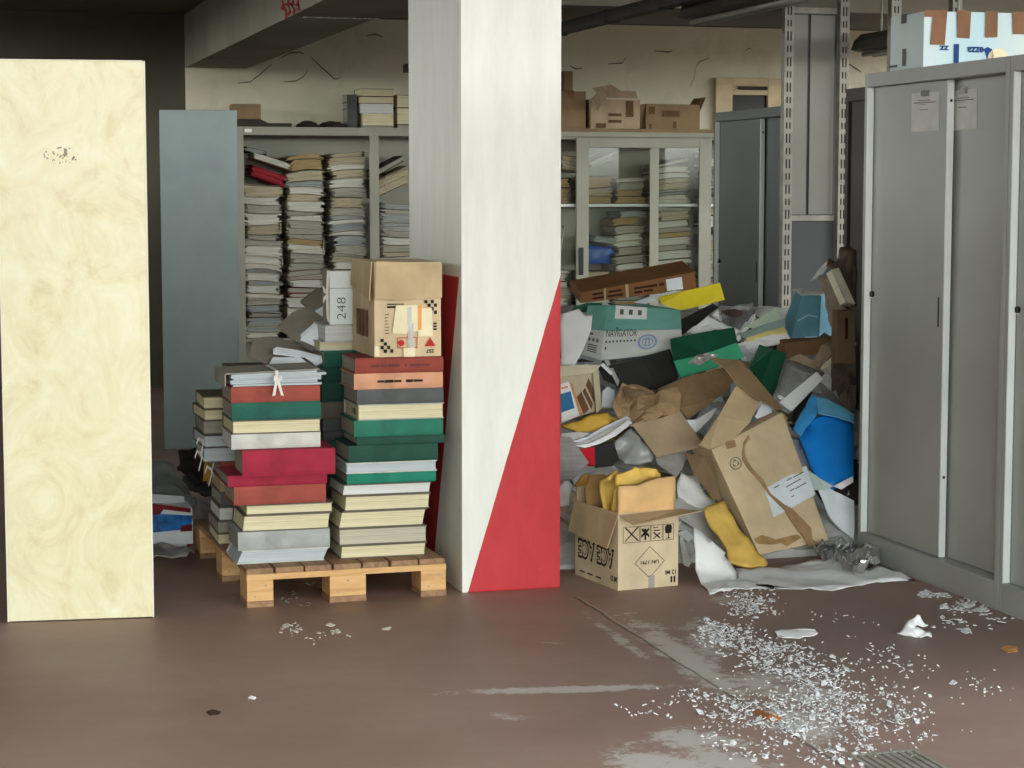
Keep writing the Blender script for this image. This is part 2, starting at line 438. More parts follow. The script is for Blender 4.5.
structure('trim_1', bm, mat('chipped_plaster', (226, 222, 204), .9, .3, 40, .2))
# small opening with cream frame in the back wall
q = [at(714, 78, y=16.1), at(790, 78, y=16.1)]
bm = bmesh.new()
x0, x1, z1 = q[0].x, q[0].x+.62, q[0].z; z0 = z1-.5
bbox(bm, x0, x0+.15, 16.05, 16.098, z0, z1, .006); bbox(bm, x1-.15, x1, 16.05, 16.098, z0, z1, .006)
bbox(bm, x0+.151, x1-.151, 16.052, 16.098, z1-.14, z1, .006); bbox(bm, x0+.151, x1-.151, 16.052, 16.098, z0, z0+.1, .006)
bbox(bm, x0+.03, x1-.03, 16.04, 16.05, z1-.055, z1-.048, .002)
structure('window_1', bm, mat('cream_frame_paint', (214, 196, 158), .7, .08, 4, .1))
w1 = bpy.data.objects['window_1']
structure('opening_dark_fill', (lambda b: (bbox(b, x0+.15, x1-.15, 16.085, 16.095, z0+.1, z1-.14), b)[1])(bmesh.new()), mat('dark_opening', (14, 15, 17), .3, .1, 5, 0), w1)  # near-black slab stands in for the unlit hollow of the opening
structure('window_lock', (lambda b: (bbox(b, x0+.2, x0+.46, 16.03, 16.052, z1-.098, z1-.068, .006), b)[1])(bmesh.new()), mat('lock_brown', (40, 24, 18), .5, .1, 5, 0), w1)
# cable tray and lamps under the ceiling
t0 = at(562, 29, z=2.42)
tx = t0.x
bm = bmesh.new(); bbox(bm, tx-.0, tx+.07, 8.6, 14.8, 2.4, 2.46, .004)
for yy in (9.3, 10.1, 11.0, 11.9, 12.9, 13.9): bbox(bm, tx-.004, tx+.074, yy, yy+.04, 2.396, 2.464, .002)
for yy in (9.32, 12.5, 14.4): bbox(bm, tx+.03, tx+.04, yy, yy+.01, 2.462, 2.896 if yy > 11.28 or yy < 10.25 else 2.49)
o = link('cable_tray', bm, mat('dark_tray_paint', (48, 45, 38), .6, .1, 5, .05)); recenter(o)
tag(o, 'long dark cable tray running back under the ceiling right of the white column', 'cable tray')
def lamp(name, x, y0, y1, z, label):
    e = empty(name, (x, (y0+y1)/2, z), label, 'lamp')
    bm = bmesh.new(); L = (y1-y0)/2
    prof = [(-.09, 0), (-.07, .05), (-.03, .085), (.03, .085), (.07, .05), (.09, 0), (.05, -.01), (-.05, -.01)]
    A = [bm.verts.new((px, -L, pz)) for px, pz in prof]; B = [bm.verts.new((px, L, pz)) for px, pz in prof]
    for i in range(len(prof)): bm.faces.new((A[i], A[(i+1) % len(prof)], B[(i+1) % len(prof)], B[i]))
    bm.faces.new(A); bm.faces.new(B[::-1])
    link('lamp_housing', bm, mat('lamp_housing_grey', (62, 58, 50), .5, .08, 5, .05), e)
    bm = bmesh.new(); tube(bm, [(-.03, -L+.03, -.026), (-.03, L-.03, -.026)], .013); tube(bm, [(.03, -L+.03, -.026), (.03, L-.03, -.026)], .013)
    link('fluorescent_tube', bm, mat('unlit_tube', (120, 118, 108), .3, .03, 5, 0), e, smooth=True)
    bm = bmesh.new()
    for yy in (-L*.7, L*.7): tube(bm, [(0, yy, .083), (0, yy, 2.898-z)], .006, 6)
    link('hanging_rod', bm, GALV, e)
p = at(676, 17, z=2.36); lamp('ceiling_lamp', p.x+.1, p.y-1.5, p.y, 2.36, 'dark unlit lamp fitting hanging left of the slotted posts')
p = at(849, 50, z=2.28); lamp('ceiling_lamp', p.x+.1, p.y-1.2, p.y, 2.28, 'dark unlit lamp fitting hanging behind the white carton on the grey cabinet')
# grate in the floor
p = at(888, 757, z=0)
e = empty('floor_grate', (p.x, p.y-.08, .0005), 'slotted metal drain grate set in the floor at the bottom edge', 'grate')
bm = bmesh.new()
bbox(bm, -.1, .1, -.12, -.108, 0, .004); bbox(bm, -.1, .1, .108, .12, 0, .004)
bbox(bm, -.1, -.088, -.1075, .1075, 0, .004); bbox(bm, .088, .1, -.1075, .1075, 0, .004)
link('frame', bm, GALV, e)
bm = bmesh.new()
for i in range(7): bbox(bm, -.078+i*.024, -.066+i*.024, -.107, .107, 0, .0038)
link('grate_bars', bm, GALV, e)
# ------------------------------------------------------------------ cabinets
DE = 7.68-at(948, 80, x=3.737).y   # leading edge of the near door
def cabinet_sliding(loc, label, group, METAL=METAL):
    "2 m steel cupboard, front towards -x; origin at its front far bottom corner"
    e = empty('sliding_door_cabinet', loc, label, 'cabinet', group)
    W, D, Hh = 1.165, .45, 2.0
    bm = bmesh.new()
    bbox(bm, 0, D, -.022, 0, 0, Hh, .003); bbox(bm, 0, D, -W, -W+.03, 0, Hh, .003)
    bbox(bm, 0, D, -W+.0305, -.0225, 1.945, Hh, .003); bbox(bm, 0, D, -W+.0305, -.0225, 0, .105, .003)
    bbox(bm, D-.015, D, -W+.0305, -.0225, .1055, 1.9445)
    link('cabinet_body', bm, METAL, e)
    d1 = bmesh.new(); bbox(d1, .03, .048, -DE+.005, -.0290, .107, 1.9435, .002)
    a = link('sliding_door', d1, METAL, e)
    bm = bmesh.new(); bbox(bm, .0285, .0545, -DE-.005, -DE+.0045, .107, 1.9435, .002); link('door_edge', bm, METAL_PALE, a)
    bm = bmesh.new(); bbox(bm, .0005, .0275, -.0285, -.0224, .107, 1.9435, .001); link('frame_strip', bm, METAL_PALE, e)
    bm = bmesh.new(); bbox(bm, .0275, .0299, -DE+.037, -DE+.045, 1.0, 1.115, .001); link('handle', bm, BLACK, a)
    bm = bmesh.new(); tube(bm, [(.0299, -.045, 1.10), (.02, -.045, 1.10)], .012, 12); link('lock', bm, BLACK, a)
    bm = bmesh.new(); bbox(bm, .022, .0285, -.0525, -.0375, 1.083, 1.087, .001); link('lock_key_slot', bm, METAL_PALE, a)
    d2 = bmesh.new(); bbox(d2, .066, .084, -W+.031, -DE+.05, .107, 1.9435, .002)
    b = link('sliding_door', d2, METAL, e)
    bm = bmesh.new()
    for zz in (.42, 1.865): tube(bm, [(.042, -DE-.0045, zz), (.042, -DE-.006, zz)], .006, 8)
    link('screw', bm, BLACK, a)
    return e
cabinet_sliding((3.708, 7.68, 0), 'tall grey sliding-door steel cabinet with two taped notices beside the rubbish heap', 'grey sliding-door cabinets')
cabinet_sliding((3.708, 6.511, 0), 'grey steel cabinet cut off by the right edge of the photo', 'grey sliding-door cabinets')
# notices on the doors
def notice(pts, x, label):
    q = [at(px, py, x=x) for px, py in pts]
    e = empty('taped_notice', q[0], label, 'notice', 'notices taped on the grey cabinet')
    bm = bmesh.new(); decal_bm(bm, q, 0, 0, 1, 1, .0012, .0008); link('paper_sheet', bm, mat('notice_paper', (206, 208, 202), .8, .05, 9, .1), e, world=True)
    bm = bmesh.new(); decal_bm(bm, q, .1, .73, .88, .755, .0022); decal_bm(bm, q, .25, .79, .7, .81, .0022)
    decal_bm(bm, q, .3, .69, .55, .70, .0022); decal_bm(bm, q, .3, .55, .62, .57, .0022)
    link('printed_lines', bm, INK_GREY, e, world=True)
    bm = bmesh.new(); decal_bm(bm, q, .35, .9, .65, 1.06, .0024); link('tape', bm, CLEAR, e, world=True)
notice([(911.5, 132), (912, 93.5), (939.5, 91.5), (939, 130.5)], 3.737, 'white notice taped on the left sliding door of the grey cabinet')
notice([(950.5, 130.5), (951, 91), (977.5, 88.5), (977, 129)], 3.773, 'white notice taped on the right sliding door of the grey cabinet')

def plain_cabinet(name, x0, x1, y0, y1, h, m, label, front, doors=2):
    e = empty(name, ((x0+x1)/2, (y0+y1)/2, 0), label, 'cabinet')
    a, b = (x1-x0)/2, (y1-y0)/2
    bm = bmesh.new()
    if front == 'x':
        bbox(bm, -a+.03, a, -b, b, 0, h, .004)
        bbox(bm, -a, -a+.0295, -b, b, h-.06, h, .003); bbox(bm, -a, -a+.0295, -b, b, 0, .09, .003)
        bbox(bm, -a, -a+.0295, -b, -b+.03, .0905, h-.0605); bbox(bm, -a, -a+.0295, b-.03, b, .0905, h-.0605)
    else:
        bbox(bm, -a, a, -b, b, 0, h, .004)
    link('cabinet_body', bm, m, e)
    if front == 'x':
        W = (2*b-.064)/doors
        for i in range(doors):
            bm = bmesh.new(); s = -b+.032+i*W
            bbox(bm, -a+.020-.006*(i % 2), -a+.028, s, s+W-.004, .092, h-.062, .002)
            d = link('door', bm, m, e)
            bm = bmesh.new(); bbox(bm, -a-.004, -a+.0195-.006*(i % 2), s+W/2-.01, s+W/2+.01, h*.52, h*.58, .002); link('handle', bm, BLACK, d)
    return e
cabinet_sliding((4.61, 11.62, 0), 'dim grey sliding-door cabinet behind the heap, left of the slotted posts', 'grey sliding-door cabinets', mat('shaded_grey_enamel', (108, 114, 112), .4, .05, 1.5, .03, spec=.45))  # same grey enamel, its colour darkened for the shade back there
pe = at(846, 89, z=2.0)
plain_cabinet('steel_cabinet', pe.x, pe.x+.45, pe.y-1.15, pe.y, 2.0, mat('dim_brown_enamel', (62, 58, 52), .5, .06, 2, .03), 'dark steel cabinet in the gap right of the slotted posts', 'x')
e = plain_cabinet('steel_cabinet', 1.314, 1.765, 12.05, 13.05, 2.0, METAL_BLUE, 'plain blue-grey steel cabinet seen end-on behind the cream board', 'y')
e.rotation_euler.z = radians(-6.7); e.location = (1.5395+.5*sin(radians(6.7)), 12.05+.5*cos(radians(6.7)), 0)
# narrow two-tier locker between the posts
e = empty('narrow_locker', (4.64, 10.22, 0), 'tall narrow grey two-tier locker between the two slotted posts', 'cabinet')
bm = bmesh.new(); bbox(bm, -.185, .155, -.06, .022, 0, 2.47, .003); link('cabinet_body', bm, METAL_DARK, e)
bm = bmesh.new(); bbox(bm, -.185, .155, -.085, -.0605, 1.365, 1.395, .003); link('ledge', bm, GALV, e)
bm = bmesh.new(); bbox(bm, -.185, .15, -.085, -.0605, 2.47, 2.505, .004); link('top_rail', bm, GALV, e)
LOCK = mat('locker_enamel', (132, 132, 122), .45, .04, 2, .02, spec=.45)
for x0, x1 in ((-.18, -.082), (-.066, .075)):
    bm = bmesh.new(); bbox(bm, x0, x1, -.078, -.0605, 1.398, 2.466, .006); d = link('door', bm, LOCK, e)
bm = bmesh.new(); bbox(bm, -.18, .105, -.07, -.0605, .1, 1.36, .003); link('lower_door', bm, mat('locker_dark_enamel', (70, 74, 74), .45, .04, 2, .02), e)
bm = bmesh.new(); bbox(bm, .108, .128, -.08, -.0605, .1, 1.36, .003); link('door_edge', bm, GALV, e)
# slotted angle posts
def post(x, y, zt, label, w=.052, m=GALV):
    bm = bmesh.new(); t = .003
    cols = [0, .010, .017, .0245, .0275, .035, .042, w]   # solid and slotted lanes over the width
    for a, b in ((0, .0125), (.0215, .0305), (.0395, w)):
        bbox(bm, a, b, 0, t, 0, zt)
    z = 0.0; k = 0
    while z < zt:
        zz = min(z+.026, zt)
        bbox(bm, .0126, .0214, 0, t, z, zz); bbox(bm, .0306, .0394, 0, t, z, zz)
        z += .060 if k % 2 else .075; k += 1
    bbox(bm, 0, t, t+.0001, .045, 0, zt)
    bbox(bm, .0126, .0394, t+.002, t+.003, 0, zt, mi=1)
    o = link('slotted_post', bm, [m, BLACK]); o.location = (x, y, 0)
    return tag(o, label, 'post', 'slotted steel angle posts')
p = at(783, 200, y=10.08); post(p.x, 10.08, 2.897, 'slotted steel post left of the narrow grey locker')
p = at(838, 200, y=10.08); post(p.x, 10.08, 2.897, 'slotted steel post right of the narrow grey locker')
p = at(892, 4, y=9.2); post(p.x, 9.2, 2.6, 'top of a slotted post above the left end of the white carton')
p = at(953, 4, y=9.2); post(p.x, 9.2, 2.6, 'top of a slotted post above the middle of the white carton')
# ------------------------------------------------------------------ paper bundles
BM_PAGES = [pages('bundle_grey', (186, 182, 166), lines=260, dark=.66), pages('bundle_beige', (200, 188, 158), lines=260, dark=.68),
            pages('bundle_pale', (228, 226, 214), lines=260, dark=.74), pages('bundle_tan', (190, 164, 116), lines=260, dark=.68),
            pages('bundle_slate', (174, 180, 176), lines=260, dark=.66)]
BM_NAME = ['grey', 'beige', 'pale', 'tan', 'slate']
BM_COVER = [mat('folder_grey', (140, 136, 122), .85, .12, 6, .1), mat('folder_beige', (166, 150, 118), .85, .12, 6, .1), mat('folder_olive', (104, 98, 78), .85, .12, 6, .1),
            mat('folder_cream', (204, 196, 170), .85, .1, 6, .1), mat('folder_dark', (62, 56, 48), .85, .12, 6, .1), mat('folder_red', (150, 32, 40), .7, .1, 6, .1), mat('folder_maroon', (96, 36, 36), .8, .1, 6, .1)]
CV_NAME = ['grey', 'beige', 'olive', 'cream', 'dark brown', 'red', 'maroon']
def slab(bm, x0, x1, y0, y1, lo, hi, n=7, f0=0., f1=1., mi=0, jag=0):
    "curved layer between two profile curves lo(x), hi(x)"
    rows = []
    for i in range(n+1):
        x = x0+(x1-x0)*i/n; a, b = lo(x), hi(x)
        j = random.uniform(-jag, jag)
        rows.append([bm.verts.new((x, y0+j, a+(b-a)*f0)), bm.verts.new((x, y0+j, a+(b-a)*f1)), bm.verts.new((x, y1, a+(b-a)*f1)), bm.verts.new((x, y1, a+(b-a)*f0))])
    fs = []
    for A, B in zip(rows, rows[1:]):
        for k in range(4): fs.append(bm.faces.new((A[k], A[(k+1) % 4], B[(k+1) % 4], B[k])))
    fs.append(bm.faces.new(rows[0][::-1])); fs.append(bm.faces.new(rows[-1]))
    for f in fs: f.material_index = mi
def bundle(xc, yf, w, d, h0, h1, pi_, ci, tie, label, group, name='paper_bundle'):
    z0 = min(h0(-w/2), h0(0), h0(w/2))
    e = empty(name, (xc, yf, z0), label, 'folder', group)
    lo = lambda x: h0(x)-z0+.0012; hi = lambda x: h1(x)-z0-.0012
    t = h1(0)-h0(0); L = max(3, min(8, int(t/.008)))
    bm = bmesh.new()
    for l in range(L):
        a = .07+.86*l/L; b = a+.8/L*random.uniform(.86, 1.0)
        slab(bm, -w/2+random.uniform(-.006, .03), w/2-random.uniform(-.006, .03), random.uniform(-.006, .034), d-.02, lo, hi, 6, a, b, jag=.005)
    link('paper_sheets', bm, BM_PAGES[pi_], e)
    bm = bmesh.new(); k = .0028/t
    slab(bm, -w/2, w/2, random.uniform(-.004, .01), d, lo, hi, 6, 0, k); slab(bm, -w/2, w/2, random.uniform(-.006, .008), d, lo, hi, 6, 1-k, 1)
    if random.random() < .45:
        sx = random.choice((-1, 1)); x = sx*(w/2-.002)
        slab(bm, x-.002, x+.002, .0, d, lo, hi, 1, k, 1-k)
    link('folder_cover', bm, BM_COVER[ci], e)
    if tie:
        x = random.uniform(-.05, .05); bm = bmesh.new()
        ribbon(bm, [(x, -.009, lo(x)+.001), (x+.004, -.013, (lo(x)+hi(x))/2), (x, -.009, hi(x)-.001)], .009, (1, 0, 0))
        for s in (-1, 1):
            m_ = (lo(x)+hi(x))/2
            ribbon(bm, [(x, -.015, m_), (x+s*.025, -.022, m_+.006), (x+s*.034, -.02, m_-.022)], .008, (1, 0, .3))
        link('string_tie', bm, mat('dull_string', (168, 160, 140), .9, .06, 30, .05), e)
    return e
def bundle_stack(x0, x1, yf, d, z0, z1, n, where, group, pal=(0, 1, 2, 3, 4, 0, 2), special={}, tilt=.06, flat=0):
    "stack of n bundles from z0 to z1; special[k from top] = (pages, cover)"
    w = (x1-x0); xc = (x0+x1)/2
    th = [random.uniform(.5, 1.6) for _ in range(n)]; s = (z1-z0)/sum(th); th = [t*s for t in th]
    z = z0; a = b = 0.; cur = (lambda x, z=z0: z)
    nm = 'folder'
    for i in range(n):
        k = n-i
        a2 = max(-tilt, min(tilt, a+random.uniform(-.08, .08))); b2 = max(-.7, min(.5, b+random.uniform(-.4, .4)))
        if i == 0: a2 *= .3; b2 *= .3
        zt = z+th[i]
        # never let the upper profile cut the lower one
        nxt = (lambda x, zt=zt, a2=a2, b2=b2: zt+a2*x+b2*x*x)
        lowest = min(nxt(x)-cur(x) for x in (-w/2, 0, w/2))
        if lowest < .018:
            zt += .018-lowest
            nxt = (lambda x, zt=zt, a2=a2, b2=b2: zt+a2*x+b2*x*x)
        p_, c_ = special.get(k, (random.choice(pal), random.choice((0, 0, 1, 2, 3, 3, 4))))
        ww = w*random.uniform(.84, 1.02); dx = (w-ww)/2*random.uniform(-1, 1)
        h0 = (lambda x, f=cur, dx=dx: f(x+dx)); h1 = (lambda x, f=nxt, dx=dx: f(x+dx))
        lab = f"{CV_NAME[c_]} folder of {BM_NAME[p_]} papers, {ORD[k]} from top of {where}".replace('of the ', 'of ')
        bundle(xc+dx, yf+random.uniform(0, .05), ww, d, h0, h1, p_, c_, random.random() < .12, lab, group)
        z = zt; a, b, cur = a2, b2, nxt
    return z
YB = 15.5
# open two-bay cabinet
e = empty('open_cabinet', (3.31, YB, 0), 'open grey two-bay cabinet crammed with old folders behind the pallet', 'cabinet')
X0, X1 = 2.272-3.31, 4.34-3.31
bm = bmesh.new()
bbox(bm, X0, X0+.05, 0, .5, 0, 2.018, .003); bbox(bm, X1-.05, X1, 0, .5, 0, 2.018, .003)
bbox(bm, X0+.0505, X1-.0505, 0, .5, 1.955, 2.018, .003); bbox(bm, X0+.0505, X1-.0505, 0, .5, 0, .1, .003)
bbox(bm, X0+.0505, X1-.0505, .485, .5, .1005, 1.9545)
link('cabinet_body', bm, METAL_OLIVE, e)
bm = bmesh.new(); bbox(bm, 3.30-3.31, 3.372-3.31, .0, .03, .1005, 1.9545, .003); link('divider_post', bm, METAL_OLIVE, e)
for s0, s1 in ((X0+.051, 3.299-3.31), (3.373-3.31, X1-.051)):
    bm = bmesh.new(); bbox(bm, s0, s1, .032, .484, .375, .395, .002); link('shelf', bm, METAL_OLIVE, e)
bm = bmesh.new(); bbox(bm, 2.33-3.31, 2.385-3.31, -.003, -.0005, 1.975, 2.0); link('label_card', bm, WHITE, e)
G1 = 'folders stacked in the open two-bay cabinet'
zt = at(262, 186, y=YB).z
zc = bundle_stack(2.325, 2.625, 15.54, .38, .396, zt, 21, "the open cabinet's left stack", G1, tilt=.08,
                  special={1: (1, 3), 2: (2, 3), 3: (0, 0), 4: (2, 1), 5: (1, 3), 6: (0, 4), 8: (2, 3), 10: (2, 3), 11: (4, 0), 12: (2, 3), 13: (4, 0), 14: (2, 3)})
def tilted_bundle(px, py, yf, w, t, rot, pi_, ci, label, group, d=.36, name='paper_bundle', tie=False, cover=True):
    "bundle centred at a pixel, rolled about the depth axis"
    c = at(px, py, y=yf)
    k = math.tan(rot)
    h0 = lambda x: c.z-t/2+k*x; h1 = lambda x: c.z+t/2+k*x
    return bundle(c.x, yf, w, d, h0, h1, pi_, ci, tie, label, group, name)
BM_PAGES.append(mat('red_binder_cloth', (150, 24, 36), .6, .1, 6, .05)); BM_NAME.append('red')
tilted_bundle(269, 176, 15.52, .27, .085, radians(-19), 5, 5, 'red box file lying tilted near the top of the open cabinet', G1, name='box_file')
tilted_bundle(272, 161, 15.53, .29, .045, radians(-17), 2, 3, 'white papers in a black folder sloping over the tilted red box file', G1)
tilted_bundle(256, 151, 15.53, .16, .035, radians(-13), 4, 4, 'small black folder topmost in the left corner of the open cabinet', G1)
bundle_stack(2.655, 2.955, 15.55, .38, .396, at(310, 154, y=YB).z, 27, "the open cabinet's second stack", G1, tilt=.09,
             special={1: (3, 1), 2: (3, 4), 3: (1, 0), 4: (4, 0), 5: (2, 3), 6: (1, 1), 7: (2, 3), 8: (0, 2), 9: (2, 3), 12: (0, 4), 13: (3, 1), 14: (2, 3), 15: (2, 3), 17: (0, 0), 18: (0, 6), 20: (2, 6), 21: (0, 6), 22: (0, 5)})
bundle_stack(2.99, 3.285, 15.545, .38, .396, at(350, 153, y=YB).z, 25, "the open cabinet's third stack", G1, tilt=.08,
             special={1: (1, 2), 2: (1, 3), 3: (2, 3), 4: (1, 0), 5: (2, 3), 6: (0, 0), 7: (1, 2), 8: (0, 3), 9: (4, 0), 10: (2, 0), 11: (4, 3)})
bundle_stack(3.40, 3.69, 15.545, .38, .396, at(392, 205, y=YB).z, 20, "the open cabinet's right-bay stack", G1, tilt=.05,
             special={1: (4, 0), 2: (0, 4), 3: (4, 3), 4: (4, 0), 5: (4, 3), 6: (0, 0), 7: (2, 4)})
tilted_bundle(392, 182, 15.53, .26, .14, radians(24), 1, 1, 'tan folder leaning on the stack in the right bay of the open cabinet', G1, tie=True)
tilted_bundle(390, 166, 15.56, .22, .05, radians(28), 0, 4, 'dark folder topmost in the right bay of the open cabinet', G1)
# glazed cabinet
e = empty('glazed_cabinet', (5.55, YB, 0), 'grey cabinet with a sliding glass door, full of papers, behind the heap', 'cabinet')
def R(x): return x-5.55
bm = bmesh.new()
bbox(bm, R(4.42), R(4.46), .04, .5, 0, 2.0, .003); bbox(bm, R(6.65), R(6.69), .04, .5, 0, 2.0, .003)
bbox(bm, R(4.4605), R(6.6495), .04, .5, 1.94, 2.0, .003); bbox(bm, R(4.4605), R(6.6495), .04, .5, 0, .1, .003); bbox(bm, R(4.4605), R(6.6495), .485, .5, .1005, 1.9395)
link('cabinet_body', bm, METAL_OLIVE, e)
bm = bmesh.new(); bbox(bm, R(4.42), R(6.69), .0, .039, 1.962, 2.0, .003); link('top_rail', bm, METAL_OLIVE, e)
zs = at(610, 204, y=YB).z
for z in (.45, zs): 
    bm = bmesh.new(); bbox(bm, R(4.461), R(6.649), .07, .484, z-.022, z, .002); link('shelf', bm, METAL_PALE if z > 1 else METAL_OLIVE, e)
bm = bmesh.new()
za, zb = .12, 1.952
bbox(bm, R(4.983), R(5.085), .004, .034, za, zb, .003); bbox(bm, R(6.03), R(6.134), .004, .034, za, zb, .003)
bbox(bm, R(5.0855), R(6.0295), .004, .034, zb-.075, zb, .003); bbox(bm, R(5.0855), R(6.0295), .004, .034, za, za+.07, .003)
bbox(bm, R(5.605), R(5.68), .005, .033, za+.071, zb-.076, .003)
d = link('sliding_door_frame', bm, METAL_OLIVE, e)
for a, b in ((5.086, 5.604), (5.681, 6.029)):
    bm = bmesh.new(); bbox(bm, R(a), R(b), .016, .02, za+.072, zb-.077); link('glass_pane', bm, GLASS, d)
bm = bmesh.new(); bbox(bm, R(5.0), R(5.04), -.004, .0035, .86, 1.08, .002); link('handle_recess', bm, BLACK, d)
G2 = 'papers inside the glazed cabinet'
bundle_stack(5.10, 5.33, 15.6, .36, zs+.001, at(600, 176, y=YB).z, 3, "the glazed cabinet's upper left glass pile", G2, special={1: (3, 2), 2: (1, 1), 3: (3, 1)}, tilt=.05)
bundle_stack(5.35, 5.62, 15.6, .36, zs+.001, at(640, 178, y=YB).z, 4, "the glazed cabinet's upper middle glass pile", G2, special={1: (2, 3), 2: (0, 0), 3: (3, 1), 4: (3, 4)}, tilt=.05)
bundle_stack(5.69, 6.0, 15.6, .36, zs+.001, at(675, 168, y=YB).z, 8, "the glazed cabinet's upper right glass pile", G2, tilt=.07, special={2: (2, 6), 3: (1, 1)})
tilted_bundle(672, 163, 15.61, .27, .02, radians(13), 2, 3, 'single white folder tilted on top of the upper right pile behind glass', G2)
tilted_bundle(602, 160, 15.6, .22, .05, radians(22), 2, 3, 'slanting pale papers at the top left behind the glass', G2)
bundle_stack(5.34, 5.62, 15.6, .36, .451, at(635, 211, y=YB).z, 17, "the glazed cabinet's lower middle glass pile", G2, tilt=.08)
bundle_stack(5.69, 6.02, 15.6, .36, .451, at(675, 208, y=YB).z, 17, "the glazed cabinet's lower right glass pile", G2, tilt=.07)
bundle_stack(5.09, 5.32, 15.6, .36, .451, at(603, 272, y=YB).z, 8, "the glazed cabinet's lower left glass pile", G2, tilt=.06)
c = at(606, 258, y=15.62)
bm = bmesh.new()
for i in range(60):
    pass
pts = [at(px, py, y=15.6) for px, py in ((589, 245), (602, 247), (615, 247), (619, 253), (613, 257), (615, 264), (603, 264), (589, 266))]
bm = sheet_bm(pts, .09, 3, .02, 9, 3)
for v in bm.verts: v.co.y += .1
o = recenter(link('plastic_bag', bm, mat('blue_bag_dim', (20, 84, 172), .4, .12, 7, .1, spec=.5), world=True, smooth=True)); tag(o, 'blue plastic bag behind the left glass pane', 'bag', G2)
tilted_bundle(606, 240, 15.6, .2, .05, radians(-6), 4, 0, 'grey papers lying on the blue bag behind the left glass pane', G2)
# papers in the slits beside the glass door
bundle_stack(4.72, 4.97, 15.6, .36, zs+.001, at(570, 178, y=YB).z, 2, "the glazed cabinet's upper leftmost pile", G2, special={1: (3, 4), 2: (3, 1)}, tilt=.04)
tilted_bundle(572, 163, 15.6, .2, .12, radians(-10), 1, 3, 'beige folder topmost between the column and the glass door', G2)
def leaning(x, y, z, w, h, th, rot, pi_, ci, label, group):
    e = empty('paper_folder', (x, y, z), label, 'folder', group)
    M = Matrix.Rotation(rot, 4, 'Y')
    bm = bmesh.new()
    for i in range(5): bbox(bm, (i-2.5)*th/5*.9, (i-1.6)*th/5*.9, random.uniform(0, .02), w-.01, .003, h-random.uniform(.004, .03))
    bm.transform(M); link('paper_sheets', bm, BM_PAGES[pi_], e)
    bm = bmesh.new(); bbox(bm, -th/2-.003, -th/2, 0, w, 0, h); bbox(bm, th/2-.002, th/2+.002, 0, w, 0, h); bm.transform(M)
    link('folder_cover', bm, BM_COVER[ci], e); return e
for i, (x, r, p_, c_) in enumerate(((4.70, 12, 4, 3), (4.755, 12, 2, 0), (4.81, 11, 4, 3), (4.865, 10, 0, 0), (4.92, 9, 4, 3))):
    leaning(x-.08, 15.6, .92, .34, .34, .045, radians(r), p_, c_, f'leaning grey folder, {ORD[i+1]} from the left, between the column and glass door', G2)
bundle_stack(4.68, 4.97, 15.6, .36, .451, .9, 8, "the glazed cabinet's lower leftmost pile", G2, tilt=.03)
bundle_stack(6.16, 6.44, 15.6, .36, .451, zs-.04, 13, "the glazed cabinet's lower rightmost pile", G2)
bundle_stack(6.16, 6.44, 15.6, .36, zs+.001, 1.86, 7, "the glazed cabinet's upper rightmost pile", G2)

# ------------------------------------------------------------------ cartons
def carton_box(name, x, y, z, w, d, h, rz, m, label, cat='box', group=None, tape=True, bev=.004):
    "closed carton, origin at the middle of its base"
    e = empty(name, (x, y, z), label, cat, group, rz)
    bm = bmesh.new(); bbox(bm, -w/2, w/2, -d/2, d/2, 0, h, bev)
    for v in bm.verts: v.co += Vector((1, 1, .4))*.004*noise.noise(v.co*6+Vector((x, y, z)))
    link('carton_body', bm, m, e)
    if tape:
        bm = bmesh.new(); bbox(bm, -.025, .025, -d/2-.0045, d/2+.0045, h+.0046, h+.0056); bbox(bm, -.025, .025, -d/2-.0056, -d/2-.0046, h-.06, h+.0056)
        link('tape', bm, TAPE, e)
    return e
def front_quad(x, y, z, w, d, h, rz, face='front'):
    M = Matrix.Translation((x, y, z)) @ Matrix.Rotation(rz, 4, 'Z')
    c = {'front': ((-w/2, -d/2-.0042), (w/2, -d/2-.0042)), 'left': ((-w/2-.0042, d/2), (-w/2-.0042, -d/2))}[face]
    (a, b), (c_, d_) = c
    return [M @ Vector(p) for p in ((a, b, 0), (a, b, h), (c_, d_, h), (c_, d_, 0))]
# on the open cabinet
ZT = 2.0182
p = at(248, 112, y=15.6)
carton_box('small_carton', p.x+.0, 15.75, ZT+.062, .215, .2, .115, 0, KRAFT_DARK, 'small brown carton on top of the open cabinet, at its left end', tape=False)
bm = bmesh.new(); slab(bm, -.22, .26, 0, .38, lambda x: 0, lambda x: .03+.028*(x < .05), 8); 
o = link('flat_folder', bm, BM_COVER[4]); o.location = (p.x+.07, 15.56, ZT); tag(o, 'dark flat folder under the small brown carton on the open cabinet', 'folder')
for (px0, py0, px1, lab) in ((298, 128, 322, 'low dark crumpled bag on top of the open cabinet, left of middle'), (322, 128, 350, 'black crumpled cloth on top of the open cabinet beside the books')):
    a = at(px0, py0, y=15.6); b = at(px1, py0, y=15.6); bm = bmesh.new()
    bmesh.ops.create_icosphere(bm, subdivisions=3, radius=1)
    for v in bm.verts:
        v.co = Vector((v.co.x*(b.x-a.x)/2, v.co.y*.14, max(0, v.co.z*.055+.0)))*(1+.25*noise.noise(v.co*2.2+Vector((px0, 0, 0))))
        v.co.z = max(0, v.co.z)
    o = link('crumpled_bag' if px0 == 298 else 'crumpled_cloth', bm, mat('sooty_cloth', (44, 40, 34), .9, .2, 12, .4), smooth=True); o.location = ((a.x+b.x)/2, 15.72, ZT)
    tag(o, lab, 'bag' if px0 == 298 else 'cloth')

